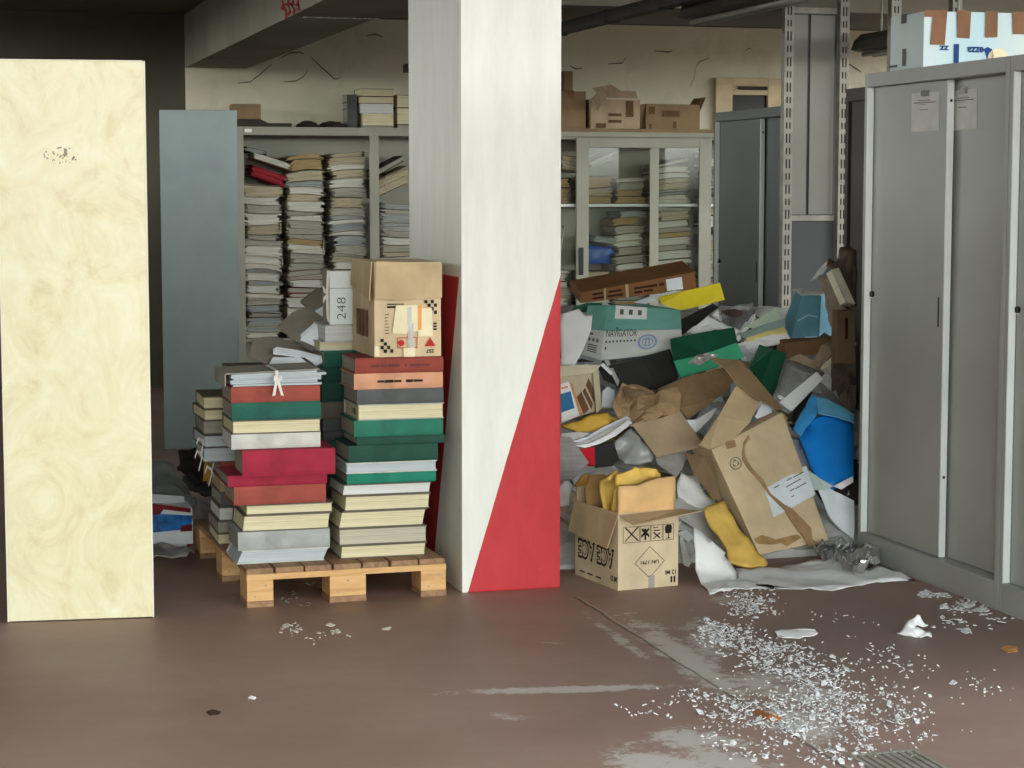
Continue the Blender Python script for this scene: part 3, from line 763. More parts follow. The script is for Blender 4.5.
def book(x0, x1, yf, z0, z1, d, cover, pg, spine, label, group, rz=0, shear=0, name='bound_volume', cat='book', title=None, title_m=None, plain=False):
    "bound volume lying flat; spine True: spine towards -y, else the fore-edge"
    w = x1-x0; t = z1-z0-.0008; bt = min(.004, t*.12)
    e = empty(name, ((x0+x1)/2, yf+d/2, z0), label, cat, group, rz)
    sh = lambda bm: [setattr(v.co, 'x', v.co.x+shear*(v.co.z-t/2)) for v in bm.verts]
    s = -1 if spine else 1   # spine side
    ys = s*d/2
    bm = bmesh.new(); c = ys-s*(bt+.003)
    # cover profile (y,z): two boards and a rounded spine
    prof = [(-ys, 0), (ys-s*.004, 0), (ys-s*.001, t*.15), (ys, t*.5), (ys-s*.001, t*.85), (ys-s*.004, t), (-ys, t), (-ys, t-bt), (c, t-bt), (c+s*.0015, t*.5), (c, bt), (-ys, bt)]
    A = [bm.verts.new((-w/2, y, z)) for y, z in prof]; B = [bm.verts.new((w/2, y, z)) for y, z in prof]
    n = len(prof)
    for i in range(n): bm.faces.new((A[i], A[(i+1) % n], B[(i+1) % n], B[i]))
    for X in (A, B):
        for q in ((0, 1, 10, 11), (1, 2, 3, 9, 10), (3, 4, 5, 8, 9), (5, 6, 7, 8)): bm.faces.new([X[i] for i in q])
    sh(bm); cv = link('cover', bm, cover, e)
    bm = bmesh.new(); ov = .004
    lo, hi = bt+.0003, t-bt-.0003
    ya, yb = sorted((c-s*.0006, -ys+s*ov))
    k = 5
    rows = []
    for i in range(k+1):
        z = lo+(hi-lo)*i/k; bow = .003*sin(pi*i/k)
        y0, y1 = (ya, yb-bow) if spine else (ya+bow, yb)
        rows.append([bm.verts.new((-w/2+ov, y0, z)), bm.verts.new((w/2-ov, y0, z)), bm.verts.new((w/2-ov, y1, z)), bm.verts.new((-w/2+ov, y1, z))])
    for P, Q in zip(rows, rows[1:]):
        for j in range(4): bm.faces.new((P[j], P[(j+1) % 4], Q[(j+1) % 4], Q[j]))
    bm.faces.new(rows[0][::-1]); bm.faces.new(rows[-1]); sh(bm)
    link('page_block', bm, pg, e)
    if title:
        q = [(-w/2, -d/2-.001, 0), (-w/2, -d/2-.001, t), (w/2, -d/2-.001, t), (w/2, -d/2-.001, 0)]
        bm = bmesh.new()
        for u0, v0, u1, v1 in title:
            a = [(-w/2+u*w, -d/2-.0016, v*t) for u, v in ((u0, v0), (u0, v1), (u1, v1), (u1, v0))]
            fs = [bm.verts.new(p) for p in a]; bk = [bm.verts.new((p[0], p[1]+.0014, p[2])) for p in a]
            bm.faces.new(fs); bm.faces.new(bk[::-1])
            for i in range(4): bm.faces.new((fs[i], bk[i], bk[(i+1) % 4], fs[(i+1) % 4]))
        sh(bm); link('title_lettering', bm, title_m, e)
    return e
# book piles on the open cabinet
CL = lambda n, c: mat('cloth_'+n, c, .75, .1, 12, .12, spec=.25)
C_BRICK, C_GREEN, C_DKGREEN, C_TEAL = CL('brick', (150, 74, 62)), CL('green', (38, 92, 78)), CL('dark_green', (36, 74, 62)), CL('teal', (34, 122, 98))
C_CRIMSON, C_SALMON, C_SLATE, C_GREY = CL('crimson', (152, 38, 60)), CL('salmon', (204, 150, 118)), CL('slate', (86, 88, 88)), CL('grey', (160, 164, 160))
C_DULL, C_LIGHT, C_BROWN = CL('dull_brown', (104, 96, 84)), CL('light_grey', (196, 196, 188)), CL('brown', (112, 66, 52))
tops = [(350, 364, 397, 'dark'), ]
def shelf_book(px0, px1, pt, pb, y, d, cover, pg, label, group):
    a, b = at(px0, pb, y=y), at(px1, pt, y=y)
    return book(a.x, b.x, y, a.z, b.z, d, cover, pg, False, label, group)
G3 = 'old volumes stacked on the open cabinet'
zb = [127, 124.5, 111, 101, 94.5, 86.5]; z0 = ZT
hs = [.02, .095, .075, .055, .06]
for i, (h, c, p_, x0, x1, lab) in enumerate(zip(hs, (C_DULL, C_LIGHT, C_LIGHT, C_BROWN, C_DULL), (PG_GREY, PG_CREAM, PG_WHITE, PG_CREAM, PG_CREAM), (362, 363, 361, 360, 362), (394, 394, 394, 394, 394),
        ('lowest thin grey volume', 'thick cream volume, second from the bottom', 'thick white-edged volume in the middle', 'brown volume, second from the top', 'topmost cream-edged volume'))):
    a, b = at(x0, 110, y=15.6), at(x1, 110, y=15.6)
    book(a.x, b.x, 15.6, z0, z0+h, .3, c, p_, False, f'{lab} of the book pile on the open cabinet', G3); z0 += h
z0 = ZT; 
for i, (h, c, p_) in enumerate(zip((.03, .13, .1), (C_DULL, C_BROWN, C_BROWN), (PG_GREY, PG_CREAM, PG_CREAM))):
    a, b = at(396, 110, y=15.6), at(424, 110, y=15.6)
    book(a.x+.01, b.x, 15.6, z0, z0+h, .3, c, p_, False, f'{("lowest grey", "middle cream-edged", "topmost cream-edged")[i]} volume of the pile beside the column on the open cabinet', G3); z0 += h
a = at(350, 95, y=15.6); b = at(360, 95, y=15.6); z0 = ZT
for i, h in enumerate((.15, .05, .06)):
    book(a.x-.01, b.x-.012, 15.66, z0, z0+h, .2, C_SLATE, PG_GREY, True, f'{("thick lowest", "thin middle", "topmost")[i]} dark volume at the left of the book pile on the open cabinet', G3, name='dark_volume'); z0 += h
# on the glazed cabinet
ZG = 2.0002
def px_carton(name, px0, px1, pt, y, d, m, label, zb=ZG, **kw):
    a, b = at(px0, pt, y=y), at(px1, pt, y=y)
    return carton_box(name, (a.x+b.x)/2, y+d/2, zb, b.x-a.x, d, a.z-zb, 0, m, label, **kw), (a.x, b.x, a.z)
bm = bmesh.new(); bbox(bm, 4.43, 6.45, 15.56, 15.98, 0, .03, .006)
o = link('cardboard_sheet', bm, KRAFT_DARK); o.location = (0, 0, ZG); tag(o, 'dark flat cardboard sheet under the cartons on the glazed cabinet', 'cardboard')
ZG += .031
px_carton('brown_carton', 556, 586, 91, 15.66, .26, KRAFT_DARK, 'dim brown carton beside the column on top of the glazed cabinet', zb=ZG)
px_carton('small_carton', 564, 573, 71, 15.7, .16, KRAFT_DARK, 'tiny dark carton balanced on the dim carton beside the column', zb=at(570, 90.3, y=15.66).z, tape=False)
e, (xa, xb, zt) = px_carton('crumpled_carton', 591, 640, 99, 15.62, .3, KRAFT_GREY, 'open brown carton with raised flaps in the middle of the glazed cabinet', zb=ZG, tape=False)
zz = zt-ZG
def flap(e, pts, m, seed, name='flap', th=.004, amp=.01):
    bm = sheet_bm([e.location+Vector(p) for p in pts], th, 2, amp, 8, seed); return link(name, bm, m, e, world=True)
hw = (xb-xa)/2
flap(e, [(-hw, -.158, zz+.005), (-hw-.02, -.23, zz-.02), (-hw+.03, -.23, zz-.1), (-hw+.13, -.17, zz+.02), (-hw+.1, -.15, zz+.1)], KRAFT_GREY, 1)
flap(e, [(-hw+.1, -.1, zz+.01), (-hw+.02, -.12, zz+.09), (-.02, -.1, zz+.12), (.06, -.1, zz+.07), (hw-.02, -.1, zz+.07), (hw, -.1, zz+.01)], KRAFT_GREY, 2)
q = front_quad(e.location.x, e.location.y, ZG, hw*2, .3, zz, 0)
bm = bmesh.new()
for v in (.2, .42): decal_bm(bm, q, .35, v, .62, v+.1)
decal_bm(bm, q, .1, .02, .3, .18); decal_bm(bm, q, .72, .4, .86, .95, .002)
link('print', bm, mat('faded_print', (98, 76, 50), .9, .1, 8, 0), e, world=True)
e, (xa, xb, zt) = px_carton('brown_carton', 646, 700, 104, 15.62, .3, KRAFT_DARK, 'wide brown carton at the right end on top of the glazed cabinet', zb=ZG-.0, tape=False)
hw = (xb-xa)/2; zz = zt-ZG
flap(e, [(hw-.0, -.15, zz-.05), (hw+.045, -.16, zz+.06), (hw+.045, .1, zz+.06), (hw, .12, zz-.02)], KRAFT_DARK, 3)
flap(e, [(-hw-.005, -.15, zz), (-hw-.07, -.14, zz-.01), (-hw-.06, -.1, 0.01), (-hw-.005, -.1, .01)], KRAFT_DARK, 4)
q = front_quad(e.location.x, e.location.y, ZG, hw*2, .3, zz, 0)
bm = bmesh.new(); decal_bm(bm, q, .05, .6, .16, .9); decal_bm(bm, q, .5, .05, .56, .3); decal_bm(bm, q, .3, .5, .62, .75); decal_bm(bm, q, .06, .02, .1, .2)
link('print', bm, mat('faded_print', (98, 76, 50), .9, .1, 8, 0), e, world=True)
# ------------------------------------------------------------------ cream board
e = empty('cream_board', (.4875, 7.28, 0), 'tall marbled cream board standing upright at the left edge', 'board', rz=radians(-6.4))
k = N('cream_marbled_lacquer'); v = k.coords('Object', (1, 1, .8))
f = k.noise(v, 4.5, 9, .68, 1.8); g = k.noise(v, 13, 8, .7, 2.4)
c0 = k.ramp(f, [(.33, (216, 205, 160)), (.46, (228, 220, 180)), (.58, (233, 228, 194)), (.75, (238, 236, 212))])
c0 = k.mix(k.math('MULTIPLY', k.math('SUBTRACT', g, .56), 3.0, clamp=True), c0, (240, 240, 218))
sp = k.math('MULTIPLY', k.math('SUBTRACT', k.noise(k.coords('Object', (110, 110, 60)), 1, 2), .55), 25, clamp=True)
sz = k.n('ShaderNodeSeparateXYZ'); k.l(k.coords('Object'), sz.inputs[0])
dx = k.math('DIVIDE', k.math('ADD', sz.outputs[0], .035), .06); dz = k.math('DIVIDE', k.math('SUBTRACT', sz.outputs[2], 1.645), .03)
near = k.math('LESS_THAN', k.math('ADD', k.math('MULTIPLY', dx, dx), k.math('MULTIPLY', dz, dz)), 1.0)
c0 = k.mix(k.math('MULTIPLY', k.math('MULTIPLY', sp, near), .85), c0, (96, 78, 52))
k.l(c0, k.b.inputs['Base Color']); k.b.inputs['Roughness'].default_value = .28; k.b.inputs['Specular IOR Level'].default_value = .4
k.bump(f, .06, .01)
bm = bmesh.new(); bbox(bm, -.249, .252, -.014, .014, .004, 1.972, .002)
link('panel', bm, k.m, e)
bm = bmesh.new(); bbox(bm, -.2535, -.2492, -.015, .015, .002, 1.974, .001); bbox(bm, .2522, .2575, -.015, .015, .002, 1.974, .001); bbox(bm, -.249, .249, -.015, .015, 1.9722, 1.976, .001)
link('edge_strip', bm, mat('pale_edge_strip', (238, 234, 214), .4, .03, 5, 0), e)
bm = bmesh.new(); random.seed(3)
x = -.24
while x < .24:
    w = random.uniform(.02, .07); bbox(bm, x, min(x+w, .249), -.013, .013, 0, random.uniform(.0025, .0038)); x += w
link('chipped_foot', bm, mat('chipboard_brown', (62, 50, 38), .9, .2, 30, .2), e)
# ------------------------------------------------------------------ pallet
e = empty('wooden_pallet', (1.087+.4*cos(radians(1.9))-.6*sin(radians(1.9)), 7.315+.6*cos(radians(1.9))+.4*sin(radians(1.9)), 0), 'pale wooden pallet carrying the stacks of bound volumes', 'pallet', rz=radians(1.9))
k = N('pallet_pine'); v = k.coords('Object', (2, 14, 14)); f = k.noise(v, 2.2, 6, .6, .8)
k.l(k.ramp(f, [(.3, (188, 142, 88)), (.5, (212, 168, 112)), (.72, (224, 184, 130))]), k.b.inputs['Base Color']); k.b.inputs['Roughness'].default_value = .75; k.bump(f, .2, .004)
PINE = k.m
k = N('weathered_pine'); v = k.coords('Object', (14, 2, 14)); f = k.noise(v, 2.2, 6, .6, .8)
k.l(k.ramp(f, [(.3, (120, 94, 70)), (.5, (150, 116, 84)), (.72, (170, 136, 100))]), k.b.inputs['Base Color']); k.b.inputs['Roughness'].default_value = .8; k.bump(f, .2, .004)
PINE_OLD = k.m
for i in range(7):
    bm = bmesh.new(); x = -.4+i*.1092; bbox(bm, x, x+.0985+(i % 2)*.004, -.6, .6, .1225, .1438, .002); link('deck_plank', bm, PINE_OLD, e)
for y in (-.6, -.07, .46):
    bm = bmesh.new(); bbox(bm, -.4, .36, y, y+.14, .1, .1222, .002); link('cross_board', bm, PINE, e)
    for x in (-.4, -.09, .26):
        bm = bmesh.new(); bbox(bm, x+.001, x+(.099 if x != -.09 else .139), y+.001, y+.139, .0225, .0998, .003); b = link('block', bm, PINE, e)
        bm = bmesh.new()
        for qx, qz in ((x+.03, .04), (x+.07, .08)): tube(bm, [(qx, y+.0008, qz), (qx, y-.0002, qz)], .004, 8)
        link('nail', bm, GALV, b)
for x in (-.4, -.09, .26):
    for y in (-.6, -.07, .46):
        bm = bmesh.new(); bbox(bm, x, x+(.1 if x != -.09 else .14), y-.0, y+.14, 0, .0223, .002); link('foot', bm, PINE_OLD, e)
# ------------------------------------------------------------------ stacks of bound volumes on the pallet
PZ = .1444
YF = 7.42
def stack(rows, yf, z0, d, group):
    "rows from the bottom: (px left, px right, thickness, cover, pages, spine, label, extra)"
    z = z0
    for (a, b, t, cov, pg, sp, lab, ex) in rows:
        dd = ex.pop('d', d); dy = ex.pop('dy', 0)
        k = at(a, 470, y=yf+dy).x, at(b, 470, y=yf+dy).x
        # the verticals of the picture converge: read x at the row's own height
        r0 = ray(a, 384); 
        zz = z+t/2
        def xat(px):
            lo, hi = 0, 768
            for _ in range(30):
                m_ = (lo+hi)/2
                if at(px, m_, y=yf+dy).z > zz: lo = m_
                else: hi = m_
            return at(px, lo, y=yf+dy).x
        book(xat(a), xat(b), yf+dy, z, z+t, dd, cov, pg, sp, lab, group, **ex); z += t
    return z
GL, GR = 'bound volumes in the left front stack', 'bound volumes in the right front stack'
def zpx(px, py, y=YF): return at(px, py, y=y).z
# heights of the seams measured on the front edges
zl = [PZ]+[zpx(240, q) for q in (551, 532.5, 516, 505.5, 487, 475.5, 449.5, 434.5, 420.5, 403, 387)]
tl = [b-a for a, b in zip(zl, zl[1:])]
L = [(239, 327, C_LIGHT, PG_COOL, 0, 'bottom volume of the left front stack, bluish white slanting page edges', dict(shear=.45)),
     (238, 330, C_GREY, PG_GREY, 1, 'plain grey volume second from the bottom of the left front stack', {}),
     (243, 330, C_DULL, PG_CREAM, 0, 'thick cream-edged volume third from the bottom of the left front stack', dict(shear=.12)),
     (246, 333, C_DULL, PG_CREAM, 0, 'thin cream-edged volume below the lower brick-red volume, left front stack', {}),
     (234, 326, C_BRICK, PG_GREY, 1, 'brick-red volume under the two crimson ones in the left front stack', {}),
     (228, 327, C_CRIMSON, PG_GREY, 1, 'thin lower crimson volume in the left front stack', {}),
     (243.5, 336, C_CRIMSON, PG_GREY, 1, 'thick upper crimson volume jutting forward from the left front stack', dict(dy=-.05, rz=radians(-1.5))),
     (231.5, 320.5, C_LIGHT, PG_WHITE, 1, 'pale grey volume on the thick crimson one, left front stack', {}),
     (232.5, 321, C_DULL, PG_CREAM, 0, 'yellowish cream-edged volume below the green one, left front stack', {}),
     (231.7, 321, C_GREEN, PG_GREY, 1, 'dark green volume near the top of the left front stack', {}),
     (231, 320, C_BRICK, PG_GREY, 1, 'brick-red volume under the white ribbon-tied papers, left front stack', {})]
zL = stack([(a, b, t, c, p_, s, lab, ex) for (a, b, c, p_, s, lab, ex), t in zip(L, tl)], YF, PZ, .27, GL)
# ribbon-tied papers topping the left stack
x0, x1 = at(233, 375, y=YF).x, at(321, 375, y=YF).x
zt = at(275, 371, y=YF).z
e = empty('tied_papers', ((x0+x1)/2, YF, zL), 'white papers tied with a white ribbon, topping the left front stack', 'papers', rz=0)
w = x1-x0+.01
bm = bmesh.new(); h0 = lambda x: .002; h1 = lambda x: zt-zL-.004+.01*x/w
for l in range(6):
    a = l/6; slab(bm, -w/2-.012+random.uniform(0, .02), w/2-random.uniform(-.02, .02), random.uniform(-.015, .012), .27, h0, h1, 8, a, a+.15, jag=.004)
link('paper_sheets', bm, PG_COOL, e)
bm = bmesh.new(); slab(bm, -w/2-.022, w/2-.01, .004, .3, h1, lambda x: h1(x)+.004, 6)
slab(bm, -w/2-.024, -w/2-.02, .01, .29, h0, h1, 1)
link('folder_cover', bm, mat('folder_stone', (158, 152, 138), .85, .06, 5, .05), e)
bx = at(276, 378, y=YF).x-e.location.x; m_ = (zt-zL)*.45
bm = bmesh.new()
ribbon(bm, [(bx, -.017, .004), (bx, -.022, m_), (bx, -.02, zt-zL+.002), (bx, .05, zt-zL+.004), (bx, .2, zt-zL+.004)], .012, (1, 0, 0))
for s in (-1, 1): ribbon(bm, [(bx, -.024, m_+.006), (bx+s*.014, -.034, m_+.012), (bx+s*.016, -.036, m_+.002), (bx, -.026, m_)], .01, (.3, 0, 1))
ribbon(bm, [(bx-.002, -.026, m_), (bx-.008, -.034, m_-.025), (bx-.014, -.03, m_-.058)], .011, (1, 0, .2)); ribbon(bm, [(bx+.003, -.026, m_), (bx+.008, -.034, m_-.025), (bx+.018, -.03, m_-.058)], .011, (1, 0, -.2))
link('ribbon_bow', bm, RIBBON, e)
zr = [PZ]+[zpx(350, q) for q in (545.5, 528.5, 511.5, 496, 484.5, 474, 463, 446, 437.5, 421, 405, 390, 374, 358.6)]
tr = [b-a for a, b in zip(zr, zr[1:])]
Rr = [(341, 426, C_DULL, PG_CREAM, 0, 'bottom cream-edged volume of the right front stack', dict(shear=.1)),
      (339, 427, C_DULL, PG_TAN if 0 else pages('pale_grey_page_edges', (204, 198, 176)), 0, 'greyish cream-edged volume second from the bottom, right front stack', {}),
      (340, 425, C_DULL, PG_CREAM, 0, 'cream-edged volume third from the bottom of the right front stack', dict(shear=.2)),
      (345, 430, C_DULL, PG_CREAM, 0, 'cream-edged volume fourth from the bottom of the right front stack', dict(shear=.08)),
      (343, 431, C_DULL, PG_WHITE, 0, 'white-edged volume under the thin teal one, right front stack', dict(shear=.15)),
      (347, 436, C_TEAL, PG_GREY, 1, 'thin teal green volume between white ones in the right front stack', {}),
      (346, 437, C_LIGHT, PG_COOL, 0, 'thin white-edged volume above the teal one, right front stack', {}),
      (348.5, 438, C_DKGREEN, PG_GREY, 1, 'thick dark green volume midway up the right front stack', {}),
      (357, 445, C_DKGREEN, PG_GREY, 1, 'thin dark green volume under the bright green one, right front stack', {}),
      (354, 443, CL('sea_green', (44, 112, 92)), PG_GREY, 1, 'thick bright green volume in the upper right front stack', {}),
      (358, 444, C_GREY, PG_CREAM, 0, 'cream-edged volume with a black number on its end, right front stack', {}),
      (357, 443.5, C_SLATE, PG_GREY, 1, 'dark grey volume under the salmon one, right front stack', {}),
      (354, 443, C_SALMON, PG_GREY, 1, 'salmon volume with a black title, right front stack',
       dict(title=[(.26, .42, .34, .56), (.345, .4, .44, .58), (.445, .42, .53, .56), (.58, .4, .66, .58), (.665, .42, .77, .56)], title_m=INK)),
      (355, 443.5, CL('brick_red', (142, 66, 54)), PG_GREY, 1, 'red-brown volume with a long dark title, topmost of the right front stack',
       dict(title=[(.18, .4, .27, .58), (.28, .42, .36, .56), (.37, .4, .5, .58), (.56, .42, .58, .56), (.62, .4, .74, .58), (.75, .42, .84, .56)], title_m=mat('dull_gilt', (96, 44, 38), .6, .1, 8, 0)))]
zR = stack([(a, b, t, c, p_, s, lab, ex) for (a, b, c, p_, s, lab, ex), t in zip(Rr, tr)], YF, PZ, .27, GR)
# number on the page ends of the tenth volume of the right stack
for o in [q for q in COL.objects if q.get('label', '').startswith('cream-edged volume with a black number')]:
    pg = [c for c in o.children if c.name.startswith('page_block')][0]
    vs = [v.co for v in pg.data.vertices]; x = min(v.x for v in vs)-.0005; z0, z1 = min(v.z for v in vs), max(v.z for v in vs); y0, y1 = min(v.y for v in vs), max(v.y for v in vs)
    q = [o.location+Vector(p) for p in ((x, y1, z0), (x, y1, z1), (x, y0, z1), (x, y0, z0))]
    bm = bmesh.new(); text_bm(bm, '18', q, .52, .2, .80, .72, .001, bold=.02)
    link('number', bm, INK, o, world=True)
# rear stacks
YR = 7.86
GRR, GRL = 'volumes in the right rear stack on the pallet', 'volumes in the left rear stack on the pallet'
zq = [PZ, .20, .26, .32]+[zpx(335, q, YR) for q in (468, 452.5, 441, 432, 418.5, 402, 382, 367, 350.5, 341.5, 325)]
tq = [b-a for a, b in zip(zq, zq[1:])]
Q = [(C_DULL, PG_CREAM, 0), (C_BROWN, PG_GREY, 1), (C_DULL, PG_GREY, 0), (C_SLATE, PG_GREY, 1), (C_TEAL, PG_GREY, 1), (C_TEAL, PG_GREY, 1), (C_SLATE, PG_GREY, 1), (C_SLATE, PG_GREY, 1), (C_DULL, PG_GREY, 1), (C_DKGREEN, PG_GREY, 1), (C_DKGREEN, PG_GREY, 1), (C_GREEN, PG_GREY, 1), (C_LIGHT, PG_CREAM, 0), (C_LIGHT, PG_WHITE, 0)]
QN = ['cream-edged', 'brown', 'grey-edged', 'slate', 'lower teal', 'upper teal', 'slate', 'slate', 'dull brown', 'dark green', 'dark green', 'green', 'thin cream-edged', 'white-edged']
z = PZ
for i, (t, (c, p_, s), nm) in enumerate(zip(tq, Q, QN)):
    x0 = 1.475+random.uniform(-.01, .012)
    book(x0, x0+.35, YR+random.uniform(-.01, .01), z, z+t, .27, c, p_, s, f'{nm} volume, {ORD[i+1]} from the bottom of the right rear stack on the pallet', GRR); z += t
# box file 248
a, b = at(330, 322, y=YR), at(352, 270, y=YR)
e = empty('box_file', (a.x, YR, z+.001), 'white upright box file numbered 248 behind the printed carton', 'box file')
hh = b.z-z-.001; bw = .24
bm = bmesh.new(); bbox(bm, 0, bw, 0, .12, 0, hh-.004, .003); link('box_body', bm, mat('white_box_card', (234, 242, 238), .7, .04, 5, .05), e)
bm = bmesh.new(); bbox(bm, -.004, bw, -.001, .124, hh-.0038, hh, .001); bbox(bm, -.005, -.0008, 0, .124, 0, hh-.004); link('lid', bm, mat('folder_grey', (140, 136, 122)), e)
q = [e.location+Vector(p) for p in ((0, -.0005, 0), (0, -.0005, hh), (.095, -.0005, hh), (.095, -.0005, 0))]
bm = bmesh.new(); text_bm(bm, '248', q, .3, .1, .66, .5, .001, rot=1, bold=-.016); decal_bm(bm, q, .0, .665, 1, .672, .001)
link('number', bm, INK_GREY if 0 else INK, e, world=True)
bm = bmesh.new()
ribbon(bm, [(-.006, -.004, hh), (-.012, -.008, hh*.6), (-.01, -.006, .03), (-.004, -.01, .012)], .012, (1, .6, 0))
for s in (1, -1): ribbon(bm, [(-.01, -.012, hh*.56), (-.028, -.016, hh*.56+s*.016), (-.03, -.016, hh*.56+s*.03), (-.012, -.012, hh*.57)], .011, (0, .4, 1))
link('ribbon_tie', bm, RIBBON, e)
# rear left stack of tied folders
z = PZ
zz = [.145, .19, .24, .295, .35, .41, .47, .53, .58, .635, .68, .73, .78, .835]
dat = [(C_DULL, PG_CREAM), (C_DULL, PG_GREY), (C_DULL, PG_WHITE), (C_SLATE, PG_GREY), (C_DULL, PG_TAN), (C_BRICK, PG_GREY), (C_DULL, PG_COOL), (C_SLATE, PG_COOL), (C_DULL, PG_GREY), (C_DULL, PG_CREAM), (C_DULL, PG_CREAM), (C_SLATE, PG_GREY), (C_DULL, PG_GREY)]
nmz = ['cream-edged', 'grey-edged', 'white-edged', 'slate', 'tan-edged', 'brick-red', 'bluish', 'bluish tied', 'grey', 'cream-edged', 'pale cream-edged', 'slate', 'grey-brown']
for i, ((c, p_), nm, a, b) in enumerate(zip(dat, nmz, zz, zz[1:])):
    dx = random.uniform(-.055, -.01) if i > 5 else random.uniform(-.0, .03)
    if i > 10: dx = .075
    bk = book(1.045+dx, 1.40+dx*.2, 7.84+random.uniform(0, .02), a, b, .3, c, p_, i in (3, 5, 11), f'{nm} volume, {ORD[i+1]} from the bottom of the left rear stack on the pallet', GRL, rz=radians(random.uniform(-2, 2)))
    if i in (5, 6, 7):
        bm = bmesh.new(); h = b-a
        ribbon(bm, [(-.185, -.12, h), (-.195, -.125, h*.5), (-.188, -.12, .0)], .012, (0, 1, 0))
        ribbon(bm, [(-.195, -.125, h*.5), (-.215, -.14, h*.75), (-.225, -.15, h*.35)], .012, (0, .5, 1)); ribbon(bm, [(-.195, -.125, h*.5), (-.2, -.14, h*.1), (-.21, -.145, -.03)], .012, (0, 1, .3))
        link('cloth_tie', bm, RIBBON, bk)
ztop = .951
# two floppy folders with white papers on the left rear stack
def floppy(pts_cover, pts_paper, y, m, label, seed):
    c = [at(px, py, y=yy) for px, py, yy in pts_cover]
    e = empty('open_folder', sum(c, Vector())/len(c)-Vector((0, 0, .05)), label, 'folder', 'open folders with white papers behind the left stack')
    link('folder_cover', sheet_bm(c, .012, 3, .006, 7, seed), m, e, world=True)
    for k, pp in enumerate(pts_paper):
        link('white_papers', sheet_bm([at(px, py, y=yy) for px, py, yy in pp], .006, 3, .004, 9, seed+k+1), PAPER_COOL, e, world=True)
    return e
FG = mat('folder_taupe', (136, 128, 114), .85, .08, 4, .06)
floppy([(250, 352, 7.96), (254, 338, 8.06), (276, 336, 8.12), (300, 345, 8.1), (322, 355, 8.06), (323, 366, 7.92), (270, 364, 7.92)],
       [[(273, 349, 7.95), (277, 347, 7.95), (298, 350, 7.94), (323, 356, 7.92), (322, 362, 7.9), (316, 365, 7.9), (305, 357, 7.91), (273, 353, 7.92)],
        [(273, 357, 7.93), (300, 357, 7.91), (310, 366, 7.88), (290, 370, 7.86), (268, 366, 7.88)]], 8, FG, 'grey folder with fanned white papers behind the ribbon-tied papers', 31)
floppy([(277, 326, 8.1), (292, 313, 8.18), (306, 307, 8.2), (324, 318, 8.14), (324, 350, 8.02), (316, 348, 8.02), (296, 339, 8.04)],
       [[(300, 340, 8.03), (318, 324, 8.03), (324, 322, 8.03), (324, 350, 7.99), (316, 347, 7.99)], [(297, 338, 8.06), (315, 322, 8.06), (319, 323, 8.05), (301, 340, 8.04)]], 8.1, FG, 'grey folder with white papers sloping down beside the numbered box file', 41)
floppy([(300, 301, 8.3), (318, 287, 8.36), (326, 290, 8.3), (326, 318, 8.2), (316, 316, 8.2)], [[(312, 313, 8.19), (326, 304, 8.19), (326, 318, 8.18)]], 8.2, FG, 'dim grey folder leaning behind the numbered box file', 51)
# printed carton on the right front stack, upside down
ax, bx = at(374, 310, y=YF+.0).x, at(441, 310, y=YF).x
bz = zR+.001; bh = at(400, 262, y=YF).z-bz
w = bx-ax; dp = .40; cxm = (ax+bx)/2
e = carton_box('printed_carton', cxm, YF+dp/2, bz, w, dp, bh, 0, KRAFT_PALE, 'upside-down printed brown carton on top of the right front stack', tape=False)
q = front_quad(cxm, YF+dp/2, bz, w, dp, bh, 0)
bm = sheet_bm([quad_point(q, u, v, o_) for u, v, o_ in ((-.0, .62, .012), (.3, .605, .016), (.7, .615, .014), (1.0, .62, .012), (1.01, .985, .004), (.03, 1.01, .004))], .004, 2, .002, 9, 5)
link('front_flap', bm, KRAFT, e, world=True)
bm = bmesh.new()
def checks(cells, u, v, s, su):
    for i, j in cells: decal_bm(bm, q, u+i*su, v+j*s, u+(i+1)*su*.97, v+(j+1)*s*.97)
checks([(0, 3), (2, 3), (1, 2), (3, 2), (2, 1), (3, 0)], .745, .45, .038, .049)
checks([(0, 3), (1, 2), (0, 1), (2, 1), (1, 0), (3, 0)], .09, .05, .038, .049)
text_bm(bm, '257', q, .77, .04, .89, .08, rot=2, bold=.02)
decal_bm(bm, q, .19, .52, .33, .54); decal_bm(bm, q, .19, .553, .44, .565)
for i in range(7): decal_bm(bm, q, .155, .25+i*.033, .155+random.uniform(.04, .07), .257+i*.033)
for v in (.28, .31, .34): decal_bm(bm, q, .88, v, .93, v+.02)
link('black_print', bm, INK, e, world=True)
bm = bmesh.new(); decal_bm(bm, q, 0, 0, 0, 0, pts=[(.747, .11), (.83, .206), (.912, .11)])
for (u0, v0, u1, v1) in ((.34, .095, .64, .104), (.34, .2, .64, .208), (.34, .105, .352, .199), (.628, .105, .64, .199)): decal_bm(bm, q, u0, v0, u1, v1)
decal_bm(bm, q, 0, 0, 0, 0, pts=[(.40+.045*cos(a*pi/6), .15+.034*sin(a*pi/6)) for a in range(12)])
link('red_print', bm, INK_RED, e, world=True)
bm = bmesh.new(); decal_bm(bm, q, 0, 0, 0, 0, .0035, .002, pts=[(.264, .254), (.32, .547), (.49, .547), (.49, .245)]); decal_bm(bm, q, .48, .27, .648, .547, .0045)
decal_bm(bm, q, 0, 0, 0, 0, .0035, .002, pts=[(.65, .215), (.65, .51), (.857, .515), (.868, .215)])
link('pasted_label', bm, PAPER_CREAM, e, world=True)
bm = bmesh.new(); decal_bm(bm, q, .642, .285, .70, .547, .0055); link('orange_sticker', bm, mat('orange_sticker', (226, 160, 84), .6, .06, 6, 0), e, world=True)
bm = bmesh.new(); decal_bm(bm, q, .5, .0, .58, .36, .0058); link('clear_tape', bm, CLEAR, e, world=True)
